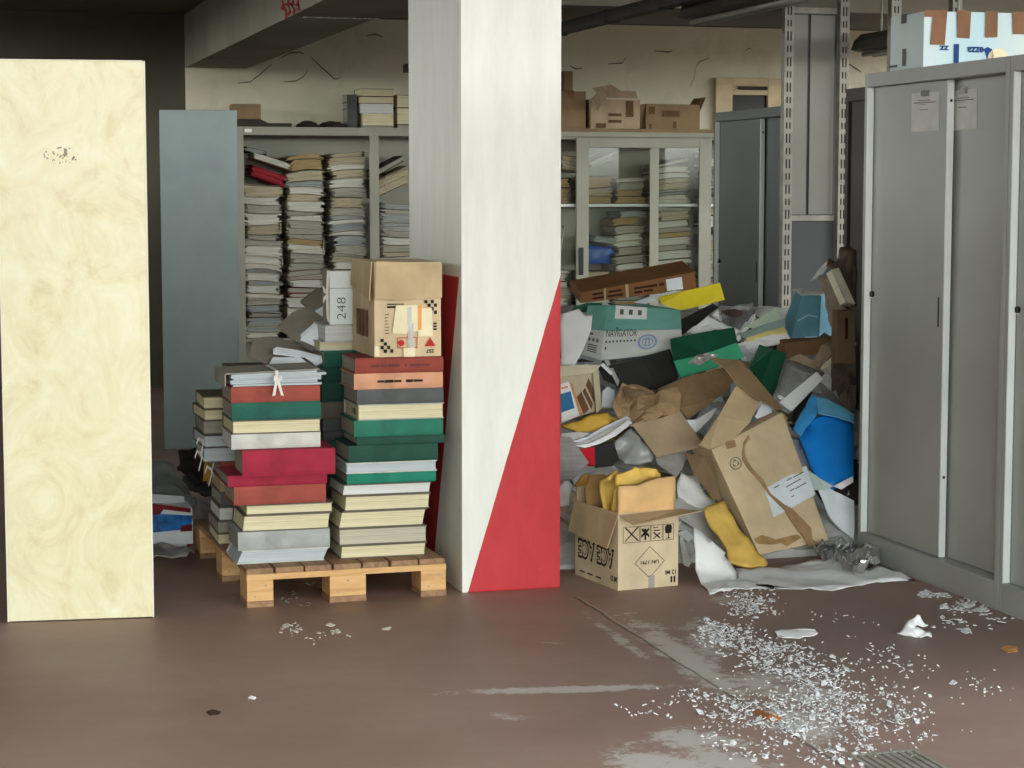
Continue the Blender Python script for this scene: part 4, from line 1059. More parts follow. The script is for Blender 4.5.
bm = bmesh.new(); decal_bm(bm, q, .49, .33, .55, .53, .006); link('grey_label', bm, PAPER_GREY, e, world=True)
bm = bmesh.new(); decal_bm(bm, q, .43, .005, .6, .1, .0062); decal_bm(bm, q, .0, .02, .07, .12, .002); link('tape_end', bm, PAPER_CREAM, e, world=True)
ql = front_quad(cxm, YF+dp/2, bz, w, dp, bh, 0, 'left')
bm = bmesh.new()
for i, (a, b) in enumerate(((.25, .42), (.46, .56), (.6, .74))): decal_bm(bm, ql, a, .2, b, .48)
link('side_print', bm, mat('side_print_brown', (116, 88, 58), .9, .1, 8, 0), e, world=True)
bm = sheet_bm([quad_point(ql, u, v, o_) for u, v, o_ in ((.1, .72, .012), (.98, .60, .012), (.98, 1.0, .005), (.1, .995, .005))], .004, 2, .003, 9, 6)
link('side_flap', bm, KRAFT_DARK if 0 else KRAFT, e, world=True)
# ------------------------------------------------------------------ rubbish heap between column and cabinet
random.seed(21)
HEAPG = None
bm = bmesh.new()
nx, ny = 26, 34
grid = {}
for i in range(nx+1):
    for j in range(ny+1):
        y = 7.72+(9.7-7.72)*j/ny
        xl = 2.36
        xr = 3.66+min(1, max(0, (y-7.74)/.1))*.52
        x = xl+(xr-xl)*i/nx
        z = max(.02, min(.93, HS*(y-HY)-.09)+.035*noise.noise((x*4, y*4, 1))+.02*noise.noise((x*11, y*11, 4)))
        grid[i, j] = (bm.verts.new((x, y, z)), bm.verts.new((x, y, 0.001)))
for i in range(nx):
    for j in range(ny):
        for k in (0, 1):
            bm.faces.new([grid[a, b][k] for a, b in ((i, j), (i+1, j), (i+1, j+1), (i, j+1))])
for j in range(ny):
    for i in (0, nx): bm.faces.new((grid[i, j][0], grid[i, j+1][0], grid[i, j+1][1], grid[i, j][1]))
for i in range(nx):
    for j in (0, ny): bm.faces.new((grid[i, j][0], grid[i+1, j][0], grid[i+1, j][1], grid[i, j][1]))
# loose sheets strewn over it
for n in range(190):
    y = random.uniform(7.82, 9.25); x = random.uniform(2.5, 3.5 if y < 7.9 else 4.0)
    w, h = random.choice(((.21, .297), (.15, .21), (.24, .32))); w /= 2; h /= 2
    M = Matrix.Translation((x, y, HS*(y-HY)-.075+random.uniform(0, .03))) @ Matrix.Rotation(atan(HS), 4, 'X') @ Matrix.Rotation(random.uniform(-.35, .35), 4, 'Y') @ Matrix.Rotation(random.uniform(-.3, .3), 4, 'X') @ Matrix.Rotation(random.uniform(0, 6), 4, 'Z')
    bend = random.uniform(-.04, .04); mi = random.choice((0, 0, 0, 1, 1, 2, 3))
    top = []; bot = []
    for a in (-1, 0, 1):
        for b in (-1, 1):
            p = Vector((w*b, h*a, bend*(1-a*a)))
            top.append(bm.verts.new(M @ p)); bot.append(bm.verts.new(M @ (p-Vector((0, 0, .002)))))
    for a in (0, 2):
        for V_, fl in ((top, 0), (bot, 1)):
            f = bm.faces.new([V_[k] for k in ((a, a+1, a+3, a+2) if not fl else (a+2, a+3, a+1, a))]); f.material_index = mi
        for k1, k2 in ((a, a+2), (a+1, a+3)):
            bm.faces.new((top[k1], top[k2], bot[k2], bot[k1])).material_index = mi
    for k1, k2 in ((0, 1), (4, 5)): bm.faces.new((top[k1], top[k2], bot[k2], bot[k1])).material_index = mi
o = link('loose_papers', bm, [PAPER_GREY, PAPER_COOL, mat('heap_beige_paper', (186, 176, 150), .85, .1, 6, .1), mat('heap_dark_card', (76, 70, 62), .85, .1, 6, .1)])
recenter(o); tag(o, 'deep heap of loose sheets between the white column and the grey cabinet', 'papers', kind='stuff')
# coordinate frames of the close looks at the photograph
def A(X, Y): return (550+X/3.2, 260+Y/3.2)
def B(X, Y): return (680+X/4.267, 440+Y/4.267)
def C(X, Y): return (550+X/4.8, 440+Y/4.8)
def hp(fr, pts):
    "(X, Y, off) triples to points off metres above the heap slope"
    return [heap(*fr(X, Y), o_) for X, Y, o_ in pts]
def yp(fr, pts):
    "(X, Y, depth) triples"
    return [at(*fr(X, Y), y=d) for X, Y, d in pts]
def item(name, pts, m, label, cat, th=.004, cuts=3, amp=.008, freq=7, seed=0, fold=0., smooth=False, group=None):
    o = link(name, sheet_bm(pts, th, cuts, amp, freq, seed, fold), m, world=True, smooth=smooth); recenter(o)
    return tag(o, label, cat, group)
def root(name, pts, label, cat, group=None):
    c = sum(pts, Vector())/len(pts); return empty(name, Vector((c.x, c.y, min(p.z for p in pts))), label, cat, group)
def piece(e, name, pts, m, th=.004, cuts=3, amp=.008, freq=7, seed=0, fold=0., smooth=False, label=None):
    return link(name, sheet_bm(pts, th, cuts, amp, freq, seed, fold), m, e, world=True, smooth=smooth, label=label)
def solid(e, name, f, b, m, bev=.004, wob=.004):
    bm = bmesh.new(); hexa(bm, f, b)
    if bev: bmesh.ops.bevel(bm, geom=bm.edges[:], offset=bev, segments=2, affect='EDGES', profile=.7)
    for v in bm.verts: v.co += Vector((1, 1, 1))*wob*noise.noise(v.co*6)
    return link(name, bm, m, e, world=True)
DK_GREEN = mat('dark_green_card', (26, 84, 62), .6, .08, 6, .05); LT_GREEN = mat('light_green_card', (70, 178, 132), .6, .08, 6, .05)
TEAL_CARD = mat('teal_print_card', (118, 180, 164), .65, .1, 4, .04); BLACK_CARD = mat('black_card', (46, 47, 46), .6, .15, 6, .1)
# --- back rank
f = [heap(*A(97, 138), .0), heap(*A(98, 104), .06), heap(*A(462, 38), .10), heap(*A(470, 92), .02)]
dv = Vector((.02, .22, .05))
e = root('long_carton', f, 'long flat brown carton lying at the back of the heap before the glazed cabinet', 'box')
solid(e, 'carton_body', f, [p+dv for p in f], cardboard('old_brown_carton', (140, 98, 62)))
bm = bmesh.new()
for u0, u1, v in ((.1, .2, .2), (.23, .36, .2), (.1, .19, .55), (.24, .35, .55), (.46, .66, .5), (.68, .72, .5), (.46, .53, .2), (.54, .62, .22), (.74, .78, .55)): decal_bm(bm, f, u0, v, u1, v+.16)
link('print', bm, mat('carton_print_brown', (58, 32, 20), .9, .1, 8, 0), e, world=True)
bm = bmesh.new(); decal_bm(bm, f, .74, .1, .88, .85, .003); link('pasted_label', bm, PAPER_COOL, e, world=True)
bm = bmesh.new(); decal_bm(bm, f, .385, .0, .41, 1.0, .002); decal_bm(bm, f, .2, .0, .215, 1, .002); link('strapping', bm, KRAFT, e, world=True)
p0 = hp(A, [(348, 122, .10), (430, 100, .13), (545, 73, .16), (560, 128, .06), (470, 150, .05), (415, 162, .04), (357, 140, .06)])
e = root('yellow_folder', p0, 'bright yellow folder with white papers at the top of the heap', 'folder')
piece(e, 'folder_cover', p0, mat('bright_yellow_card', (238, 216, 44), .6, .05, 6, .05), .006, 3, .007, 6, 3)
piece(e, 'white_papers', hp(A, [(268, 136, .07), (320, 118, .09), (400, 98, .12), (420, 100, .115), (352, 124, .07), (305, 140, .05)]), PAPER_COOL, .005, 3, .006, 7, 4)
item('green_folder', hp(A, [(66, 168, .04), (78, 148, .07), (120, 136, .09), (168, 138, .08), (150, 165, .05)]), DK_GREEN, 'dark green folder edge left of the teal and white carton', 'folder', .01, 2, .004, 7, 5)
item('dark_folder', hp(A, [(418, 240, .02), (420, 190, .05), (520, 140, .08), (540, 150, .07), (470, 205, .04)]), BLACK_CARD, 'dark folder below the yellow folder', 'folder', .012, 3, .006, 7, 7)
# --- teal and white paper carton
f = [heap(*A(163, 322), .10), heap(*A(182, 143), .20), heap(*A(418, 160), .19), heap(*A(424, 292), .10)]
b = [heap(*A(98, 302), .02), heap(*A(120, 146), .12), f[2]+Vector((-.1, .22, .02)), f[3]+Vector((-.1, .22, .02))]
e = root('printed_carton', f, 'teal and white printed carton in the upper left of the heap', 'box')
def lerp4(f, v0, v1):
    return [f[0].lerp(f[1], v0), f[0].lerp(f[1], v1), f[3].lerp(f[2], v1), f[3].lerp(f[2], v0)]
solid(e, 'carton_body', lerp4(f, 0, .52), lerp4(b, 0, .52), mat('white_carton_print', (222, 224, 218), .65, .04, 5, .04), .003, .002)
solid(e, 'teal_lid', lerp4(f, .523, 1), lerp4(b, .523, 1), TEAL_CARD, .004, .004)
bm = bmesh.new(); text_bm(bm, 'NAVIGATOR', f, .03, .4, .42, .54, .003)
for i in range(9):
    decal_bm(bm, f, .03+.045*i, .30, .05+.045*i, .335, .003)
decal_bm(bm, f, .03, .18, .05, .23, .003); decal_bm(bm, f, .15, .545, .175, .58, .003)
link('lettering', bm, mat('slate_print', (70, 78, 82), .7, .05, 8, 0), e, world=True)
bm = bmesh.new()
cu, cv = .56, .27
for r0, r1 in ((.125, .095), (.075, .06)):
    n = 28
    for i in range(n):
        a, a2 = 2*pi*i/n, 2*pi*(i+1)/n
        decal_bm(bm, f, 0, 0, 0, 0, .003, .0005, pts=[(cu+r0*cos(a), cv+r0*1.25*sin(a)), (cu+r0*cos(a2), cv+r0*1.25*sin(a2)), (cu+r1*cos(a2), cv+r1*1.25*sin(a2)), (cu+r1*cos(a), cv+r1*1.25*sin(a))])
decal_bm(bm, f, cu-.03, cv-.07, cu-.01, cv+.05, .003); decal_bm(bm, f, cu+.01, cv-.07, cu+.03, cv+.05, .003); decal_bm(bm, f, cu-.035, cv+.05, cu+.035, cv+.07, .003)
link('round_seal', bm, mat('pale_blue_print', (150, 176, 206), .7, .05, 8, 0), e, world=True)
bm = bmesh.new(); decal_bm(bm, f, .12, .74, .54, .99, .004); link('pasted_label', bm, WHITE, e, world=True)
bm = bmesh.new()
for u in (.18, .3, .42): decal_bm(bm, f, u, .82, u+.05, .92, .005)
link('label_print', bm, INK_GREY, e, world=True)
l = [b[0], b[1], f[1], f[0]]
bm = bmesh.new()
for u in (.3, .5, .7): decal_bm(bm, l, u, .3, u+.1, .36, .003)
for v in (.1, .14, .18, .22): decal_bm(bm, l, .3, v, .75, v+.02, .003)
decal_bm(bm, l, .3, .42, .5, .46, .003)
link('side_print', bm, INK_GREY, e, world=True)
# --- upper middle papers
p0 = hp(A, [(437, 230, .06), (500, 190, .10), (570, 148, .12), (640, 145, .12), (657, 160, .12), (652, 188, .10), (598, 245, .08), (585, 222, .07), (470, 240, .05)])
e = root('magazine_stack', p0, 'crumpled white papers in clear film right of the yellow folder', 'papers')
piece(e, 'white_papers', p0, WHITE, .02, 3, .016, 8, 8, 1.2)
piece(e, 'clear_film', hp(A, [(500, 186, .13), (570, 146, .15), (648, 143, .15), (655, 175, .13), (600, 226, .11), (540, 205, .11)]), CLEAR, .001, 4, .02, 9, 9, 1.0, True)
piece(e, 'dark_print', hp(A, [(545, 168, .135), (590, 158, .14), (630, 165, .135), (600, 185, .125), (570, 182, .13)]), mat('dim_print_brown', (92, 76, 72), .5, .2, 12, .1), .001, 3, .01, 9, 10)
e = root('paper_stack', hp(A, [(605, 270, .05), (760, 250, .05)]), 'splayed stack of white, yellow and pale green sheets left of the blue box', 'papers')
piece(e, 'green_sheet', hp(A, [(628, 212, .10), (722, 152, .18), (740, 188, .13), (660, 220, .10)]), mat('pale_green_sheet', (196, 214, 190), .8, .05, 6, .04), .003, 3, .006, 6, 11)
piece(e, 'grey_green_sheet', hp(A, [(606, 236, .09), (700, 200, .14), (752, 188, .15), (754, 214, .12), (620, 252, .08)]), mat('grey_green_sheet', (150, 172, 164), .8, .06, 6, .04), .006, 3, .005, 6, 12)
piece(e, 'yellow_sheet', hp(A, [(628, 250, .11), (700, 226, .13), (750, 213, .14), (760, 232, .13), (690, 245, .11), (632, 264, .09)]), mat('pale_yellow_sheet', (232, 218, 140), .8, .05, 6, .04), .005, 3, .004, 6, 13)
piece(e, 'white_papers', hp(A, [(600, 268, .07), (660, 252, .10), (758, 230, .13), (768, 246, .12), (752, 262, .09), (690, 276, .08), (636, 292, .06), (606, 288, .06)]), WHITE, .012, 3, .008, 7, 14, .6)
piece(e, 'crumpled_sheet', hp(A, [(596, 270, .09), (640, 262, .10), (668, 272, .09), (650, 300, .07), (640, 330, .05), (612, 318, .06)]), PAPER_COOL, .004, 3, .014, 9, 15, 1)
# --- green open folder and black portfolio
e = root('green_folder', hp(A, [(395, 322, .20), (620, 310, .20)]), 'open green folder, dark outside and light inside, in the middle of the heap', 'folder')
piece(e, 'dark_cover', hp(A, [(385, 253, .22), (480, 232, .24), (590, 214, .24), (599, 262, .20), (500, 298, .19), (396, 322, .19)]), DK_GREEN, .006, 3, .004, 5, 16)
piece(e, 'light_inside', hp(A, [(396, 324, .185), (500, 299, .185), (599, 264, .195), (622, 310, .14), (540, 340, .14), (420, 377, .13)]), LT_GREEN, .004, 3, .004, 5, 17, label='light green inside cover')
piece(e, 'crumpled_film', hp(A, [(440, 330, .17), (468, 306, .19), (505, 298, .19), (536, 306, .18), (520, 318, .165), (475, 338, .16)]), mat('silver_film', (196, 190, 184), .25, .15, 14, .2, metal=.4), .002, 3, .014, 14, 18, 1)
e = root('black_portfolio', hp(A, [(200, 400, .1), (410, 380, .1)]), 'large black portfolio lying under the teal and white carton', 'portfolio')
piece(e, 'portfolio_cover', hp(A, [(188, 338, .15), (290, 312, .17), (384, 284, .18), (412, 376, .10), (345, 408, .08), (215, 402, .08)]), BLACK_CARD, .02, 3, .006, 5, 19)
piece(e, 'black_flap', hp(A, [(150, 340, .10), (186, 322, .12), (200, 345, .12), (214, 402, .09), (170, 380, .08)]), BLACK_CARD, .006, 3, .005, 5, 20)
piece(e, 'grey_edge', hp(A, [(172, 318, .15), (186, 317, .15), (222, 385, .13), (217, 402, .12)]), PAPER_GREY, .004, 2, .004, 5, 21)
item('white_sheet', hp(A, [(36, 336, .10), (33, 176, .22), (92, 163, .24), (108, 180, .23), (136, 177, .24), (131, 226, .20), (105, 290, .15), (78, 336, .11)]), WHITE, 'large curled white sheet beside the column at the left edge of the heap', 'paper', .004, 4, .02, 4, 22, .3, True)
item('white_strip', hp(A, [(160, 335, .15), (172, 330, .16), (200, 362, .14), (194, 368, .13)]), WHITE, 'small white paper strip poking over the black portfolio', 'paper', .003, 2, .003, 7, 23)
# --- right side, back
f = [heap(*A(772, 255), .10), heap(*A(804, 108), .26), heap(*A(866, 105), .28), heap(*A(858, 252), .12)]
b = [f[0]+Vector((.0, .14, .03)), f[1]+Vector((.03, .14, 0)), heap(*A(889, 106), .2), heap(*A(913, 240), .04)]
e = root('blue_box', f, 'translucent blue plastic box standing below the right slotted post', 'box')
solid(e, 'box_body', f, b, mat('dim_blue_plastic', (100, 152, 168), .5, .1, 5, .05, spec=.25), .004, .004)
bm = bmesh.new()
r4 = [f[3], f[2], b[2], b[3]]
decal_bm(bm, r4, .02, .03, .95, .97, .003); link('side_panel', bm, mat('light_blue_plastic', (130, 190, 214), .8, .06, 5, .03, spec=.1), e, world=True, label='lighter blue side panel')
bm = bmesh.new(); decal_bm(bm, f, 0, 0, 0, 0, .004, .001, pts=[(.1, .38), (.5, .5), (.9, .46), (.9, .48), (.5, .53), (.1, .41)]); decal_bm(bm, f, .5, .0, .95, .05, .004); link('crease', bm, mat('pale_crease', (176, 206, 212), .4, .05, 5, 0), e, world=True)
item('white_papers', hp(A, [(775, 94, .22), (800, 92, .26), (850, 98, .28), (884, 106, .27), (866, 112, .28), (802, 112, .26)]), PAPER_GREY, 'grey-white papers on top of the blue plastic box', 'papers', .006, 3, .006, 9, 24)
f = [heap(*A(752, 322), .06), heap(*A(752, 266), .12), heap(*A(905, 250), .14), heap(*A(905, 292), .10)]
e = root('brown_carton', f, 'crushed brown carton with open flaps below the blue plastic box', 'box')
solid(e, 'carton_body', f, [p+Vector((0, .10, .02)) for p in f], cardboard('dim_brown_carton', (134, 104, 74)), .004, .008)
piece(e, 'flap', hp(A, [(842, 330, .14), (870, 272, .19), (912, 250, .18), (914, 285, .16), (862, 350, .12)]), KRAFT_GREY, .005, 2, .006, 6, 25)
piece(e, 'flap', hp(A, [(756, 318, .12), (800, 300, .14), (850, 325, .13), (846, 348, .11), (800, 340, .10)]), KRAFT_GREY, .005, 3, .01, 7, 26)
f = yp(A, [(914, 388, 8.36), (917, 165, 8.44), (976, 160, 8.46), (980, 388, 8.36)])
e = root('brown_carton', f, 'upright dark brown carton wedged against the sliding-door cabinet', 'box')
solid(e, 'carton_body', f, [p+Vector((.03, .12, .0)) for p in f], cardboard('dark_brown_carton', (128, 104, 80)), .004, .006)  # plain dark brown card
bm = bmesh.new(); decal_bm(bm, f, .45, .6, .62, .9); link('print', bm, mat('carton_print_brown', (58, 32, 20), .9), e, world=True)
f = yp(A, [(946, 135, 8.38), (900, 32, 8.5), (924, 24, 8.5), (978, 140, 8.38)])
e = root('box_file', f, 'pale narrow file leaning at the top right of the heap', 'folder')
solid(e, 'file_body', f, [p+Vector((.02, .10, -.02)) for p in f], mat('pale_file_card', (226, 218, 192), .8, .06, 9, .05), .003, .003)
bm = bmesh.new(); decal_bm(bm, f, -.05, -.02, .12, 1.0, .003); link('file_cover', bm, PAPER_GREY, e, world=True)
item('crumpled_paper', yp(A, [(868, 52, 8.66), (900, 62, 8.6), (925, 110, 8.56), (948, 160, 8.5), (915, 200, 8.5), (905, 262, 8.46), (885, 150, 8.6)]), mat('grey_brown_paper', (140, 128, 112), .85, .12, 8, .15), 'grey-brown crumpled paper beside the pale narrow file', 'paper', .006, 4, .02, 9, 27, 1, True)
item('torn_cardboard', yp(A, [(832, 66, 8.72), (862, 30, 8.7), (888, 2, 8.68), (898, 8, 8.66), (872, 46, 8.66), (850, 58, 8.7)]), PAPER_GREY, 'torn grey card sticking up at the very top right of the heap', 'cardboard', .004, 3, .008, 9, 28)
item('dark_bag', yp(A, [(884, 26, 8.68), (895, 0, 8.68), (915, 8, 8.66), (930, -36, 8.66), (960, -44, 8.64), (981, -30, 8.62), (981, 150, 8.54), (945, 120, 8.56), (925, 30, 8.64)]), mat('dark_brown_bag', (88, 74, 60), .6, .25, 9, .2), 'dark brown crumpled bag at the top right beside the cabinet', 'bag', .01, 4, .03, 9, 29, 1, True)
bm = bmesh.new(); ribbon(bm, hp(A, [(868, 348, .20), (900, 322, .23), (930, 297, .25), (958, 282, .26), (978, 268, .27)]), [.012, .035, .03, .022, .012], (0, -.3, 1), .003)
o = recenter(link('paper_strip', bm, PAPER_CREAM, world=True)); tag(o, 'thin cream paper strip across the brown cartons beside the cabinet', 'paper')
item('crumpled_film', hp(A, [(845, 372, .14), (880, 360, .16), (945, 400, .14), (962, 430, .11), (945, 455, .08), (905, 425, .10)]), PAPER_GREY, 'crumpled grey film above the bright blue bag', 'film', .004, 4, .02, 10, 30, 1, True)
item('dark_paper', yp(A, [(905, 330, 8.38), (979, 340, 8.34), (979, 475, 8.2), (930, 455, 8.24), (900, 400, 8.34)]), mat('dark_brown_paper', (86, 74, 64), .85, .15, 8, .15), 'dark brown crumpled paper between brown carton and blue bag', 'paper', .005, 4, .03, 8, 31, 1)  # plain dark brown paper
# --- dark green standing folder and sheaf in clear pocket
item('green_folder', hp(A, [(638, 345, .12), (670, 270, .22), (715, 285, .22), (757, 298, .21), (716, 438, .08), (675, 400, .10)]), mat('bottle_green_card', (16, 74, 50), .55, .06, 6, .04), 'bottle green folder standing right of the open green folder', 'folder', .006, 3, .004, 5, 32)
e = root('clear_pocket', hp(A, [(725, 430, .1), (870, 370, .1)]), 'sheaf of white sheets in a clear pocket beside the bottle green folder', 'papers')
piece(e, 'white_papers', hp(A, [(722, 425, .13), (742, 372, .17), (765, 322, .20), (820, 340, .19), (872, 364, .17), (820, 430, .11), (772, 484, .07), (745, 470, .09)]), mat('grey_pocket_paper', (186, 190, 190), .5, .05, 5, .03), .022, 3, .004, 5, 33)  # greyer paper than the loose white sheets over it
for i in range(4):
    s = i*5
    piece(e, 'white_sheet', hp(A, [(733+s*2, 455+s*1.4, .135-i*.006), (852+s, 358+s*1.2, .195-i*.006), (860+s, 362+s*1.2, .19-i*.006), (743+s*2, 462+s*1.4, .13-i*.006)]), WHITE, .004, 2, .002, 5, 34+i)
piece(e, 'clear_film', hp(A, [(718, 428, .145), (762, 318, .215), (880, 362, .185), (772, 488, .085)]), CLEAR, .001, 4, .008, 6, 38, .8, True)
item('dark_folder', hp(A, [(772, 500, .06), (790, 470, .08), (836, 420, .11), (840, 436, .10), (800, 490, .07), (780, 525, .04)]), BLACK_CARD, 'black folder edge between the clear pocket and blue bag', 'folder', .006, 2, .004, 6, 39)
# --- blue bag
e = root('blue_bag', hp(A, [(800, 690, .0), (968, 690, .0)]), 'bright blue plastic bag bulging beside the sliding-door cabinet', 'bag')
BLUE = mat('bright_blue_plastic', (30, 148, 250), .4, .05, 3, .06, spec=.5)
piece(e, 'bag_body', hp(A, [(800, 562, .12), (822, 530, .14), (850, 501, .16), (885, 494, .17), (920, 499, .17), (972, 520, .16), (972, 690, .07), (905, 722, .05), (850, 682, .06)]), BLUE, .03, 3, .012, 4, 40, .3, True)
piece(e, 'pale_fold', hp(A, [(778, 542, .12), (800, 500, .15), (820, 462, .17), (838, 430, .18), (852, 440, .18), (858, 480, .18), (850, 503, .165), (822, 532, .145), (802, 562, .125)]), mat('pale_blue_plastic', (72, 168, 232), .35, .08, 4, .05, spec=.5), .006, 3, .012, 6, 41, .6, label='paler blue fold')
piece(e, 'pale_fold', hp(A, [(854, 440, .18), (885, 446, .19), (930, 470, .18), (972, 494, .17), (972, 521, .165), (925, 500, .175), (885, 495, .175), (858, 490, .18)]), mat('sky_blue_plastic', (118, 200, 240), .35, .08, 4, .05, spec=.5), .006, 3, .01, 6, 42, .6, label='lightest blue fold')
e = root('pale_papers', hp(B, [(600, 250, .05), (738, 400, .02)]), 'pale bluish papers below the bright blue bag', 'papers')
piece(e, 'sheet', yp(B, [(545, 128, 7.86), (600, 165, 7.86), (655, 198, 7.85), (620, 215, 7.85), (570, 212, 7.88)]), mat('pale_blue_green_sheet', (186, 206, 202), .7, .06, 6, .05), .004, 3, .006, 6, 43)
piece(e, 'sheet', yp(B, [(655, 196, 7.84), (740, 152, 7.86), (740, 178, 7.84), (690, 210, 7.83)]), WHITE, .004, 2, .004, 6, 44)
piece(e, 'sheet', yp(B, [(590, 215, 7.87), (640, 205, 7.86), (742, 260, 7.84), (742, 425, 7.76), (690, 385, 7.79), (630, 320, 7.82)]), PAPER_COOL, .01, 3, .01, 6, 45, .6)
# --- left side
f = [heap(*A(36, 520), .10), heap(*A(33, 372), .22), heap(*A(135, 360), .22), heap(*A(168, 478), .12)]
e = root('cream_carton', f, 'torn cream carton with a blue-printed label beside the red painted column', 'box')
solid(e, 'carton_body', f, [p+Vector((.02, .15, .02)) for p in f], cardboard('cream_carton_card', (206, 194, 164)), .004, .004)
piece(e, 'flap', hp(A, [(33, 374, .235), (33, 338, .27), (110, 335, .27), (165, 336, .26), (150, 350, .25), (134, 362, .235)]), cardboard('cream_flap_card', (212, 202, 174)), .005, 3, .005, 6, 46)
piece(e, 'flap', hp(A, [(138, 360, .235), (155, 345, .24), (166, 470, .14), (150, 492, .13)]), cardboard('cream_carton_card', (206, 194, 164)), .005, 2, .005, 6, 47)
bm = bmesh.new(); decal_bm(bm, f, 0, 0, 0, 0, .004, .002, pts=[(.0, -.02), (.0, .82), (.24, .84), (.44, .02)]); link('pasted_label', bm, WHITE, e, world=True)
bm = bmesh.new(); decal_bm(bm, f, 0, 0, 0, 0, .0055, .001, pts=[(.0, .2), (.0, .6), (.27, .62), (.33, .22)]); link('label_print', bm, mat('label_blue', (58, 122, 168), .7, .06, 6, 0), e, world=True)
bm = bmesh.new(); decal_bm(bm, f, 0, 0, 0, 0, .0055, .001, pts=[(.02, .7), (.02, .74), (.2, .75), (.2, .71)]); decal_bm(bm, f, 0, 0, 0, 0, .0055, .001, pts=[(.3, .8), (.34, .8), (.5, .02), (.46, .02)]); link('label_stripe', bm, mat('label_orange', (220, 150, 90), .7, .06, 6, 0), e, world=True)
bm = bmesh.new()
for a in ([(.42, .46), (.56, .56), (.68, .1), (.54, .02)], [(.6, .56), (.68, .64), (.8, .2), (.74, .08)], [(.72, .7), (.84, .86), (.94, .36), (.84, .22)]): decal_bm(bm, f, 0, 0, 0, 0, .004, .002, pts=a)
link('hand_slot', bm, mat('slot_brown', (112, 82, 58), .85, .1, 8, .05), e, world=True)
item('white_card', hp(A, [(165, 470, .13), (168, 420, .17), (185, 405, .18), (206, 418, .17), (206, 470, .13)]), PAPER_COOL, 'small white carton corner right of the torn cream carton', 'card', .01, 2, .005, 7, 48)
item('yellow_envelope', hp(A, [(38, 528, .16), (80, 518, .18), (130, 498, .20), (180, 488, .20), (218, 505, .18), (196, 526, .17), (160, 547, .15), (90, 552, .14)]), mat('golden_envelope', (204, 164, 62), .6, .1, 8, .1), 'golden padded envelope below the torn cream carton', 'envelope', .02, 3, .014, 9, 49, .8, True)
item('grey_magazine', hp(A, [(36, 556, .16), (90, 550, .17), (155, 556, .16), (100, 590, .13), (40, 584, .13)]), PAPER_GREY, 'grey magazine lying under the golden envelope', 'magazine', .01, 2, .005, 6, 50)
e = root('white_magazine', hp(A, [(82, 596, .17), (250, 510, .22)]), 'curved white magazine above the red and black book', 'magazine')
for i_, (dx_, dy_, do_) in enumerate(((0, 0, 0), (-8, -16, -.008), (-14, -32, -.016))):
    piece(e, 'page', hp(A, [(82+dx_, 594+dy_*.4, .175+do_), (130+dx_, 586+dy_*.6, .19+do_), (185+dx_, 560+dy_*.8, .205+do_), (250+dx_*.3, 512+dy_*.4, .225+do_), (264+dx_*.3, 521+dy_*.4, .22+do_), (212+dx_, 562+dy_*.7, .20+do_), (160+dx_, 588+dy_*.6, .185+do_), (112+dx_, 601+dy_*.5, .17+do_)]), (WHITE, PAPER_GREY, PAPER_COOL)[i_], .002, 2, .003, 6, 51+i_*3)
item('grey_newspaper', hp(A, [(33, 566, .18), (66, 566, .19), (124, 648, .13), (76, 700, .08), (33, 708, .08)]), pages('newsprint', (168, 168, 164), lines=40, dark=.8), 'grey printed newspaper hanging at the foot of the red painted edge', 'newspaper', .006, 3, .006, 6, 52)
e = root('book', hp(A, [(100, 650, .1), (215, 640, .1)]), 'red and black book above the open bleach carton', 'book')
piece(e, 'red_cover', hp(A, [(96, 606, .16), (142, 598, .165), (145, 656, .12), (124, 656, .12)]), mat('red_book_cover', (200, 34, 50), .5, .06, 6, .03), .012, 2, .002, 6, 53)
piece(e, 'black_cover', hp(A, [(143, 598, .165), (205, 586, .17), (222, 640, .12), (205, 655, .115), (146, 662, .115)]), BLACK_CARD, .012, 2, .002, 6, 54)
item('plastic_sheet', hp(A, [(202, 592, .15), (230, 560, .18), (258, 538, .20), (300, 575, .17), (340, 622, .13), (326, 642, .12), (240, 656, .10), (214, 622, .13)]), mat('grey_plastic_sheet', (150, 152, 148), .3, .14, 5, .15, spec=.5), 'crumpled grey plastic sheet above the open bleach carton', 'plastic sheet', .005, 4, .016, 8, 55, .8, True)
item('grey_card', hp(A, [(336, 632, .12), (442, 610, .14), (428, 660, .09), (405, 695, .06), (345, 655, .09)]), mat('grey_card', (146, 146, 140), .7, .06, 5, .05), 'plain grey card under the crushed brown cardboard', 'card', .004, 2, .004, 5, 56)
# --- crushed cardboard
e = root('crushed_carton', hp(A, [(210, 480, .2), (590, 400, .2)]), 'crushed flattened brown carton across the middle of the heap', 'cardboard')
piece(e, 'front_panel', hp(A, [(260, 525, .23), (330, 512, .25), (418, 486, .27), (497, 598, .19), (420, 612, .17), (342, 632, .15)]), KRAFT_GREY, .006, 3, .006, 4, 57)
piece(e, 'torn_lip', hp(A, [(203, 482, .20), (212, 436, .24), (232, 402, .26), (268, 420, .26), (335, 432, .27), (405, 414, .29), (420, 440, .29), (416, 484, .275), (330, 511, .255), (258, 523, .235)]), cardboard('light_torn_card', (178, 150, 112)), .006, 4, .022, 6, 58, 1)
piece(e, 'back_panel', hp(A, [(345, 410, .22), (460, 370, .24), (548, 346, .25), (592, 385, .22), (548, 432, .20), (440, 512, .18), (415, 480, .22)]), cardboard('mid_torn_card', (158, 130, 94)), .006, 3, .01, 5, 59, .6)
piece(e, 'rolled_edge', hp(A, [(232, 406, .27), (262, 400, .28), (330, 412, .28), (344, 424, .27), (270, 440, .27), (262, 452, .27), (240, 440, .27)]), KRAFT_DARK, .008, 3, .012, 9, 60, .6)
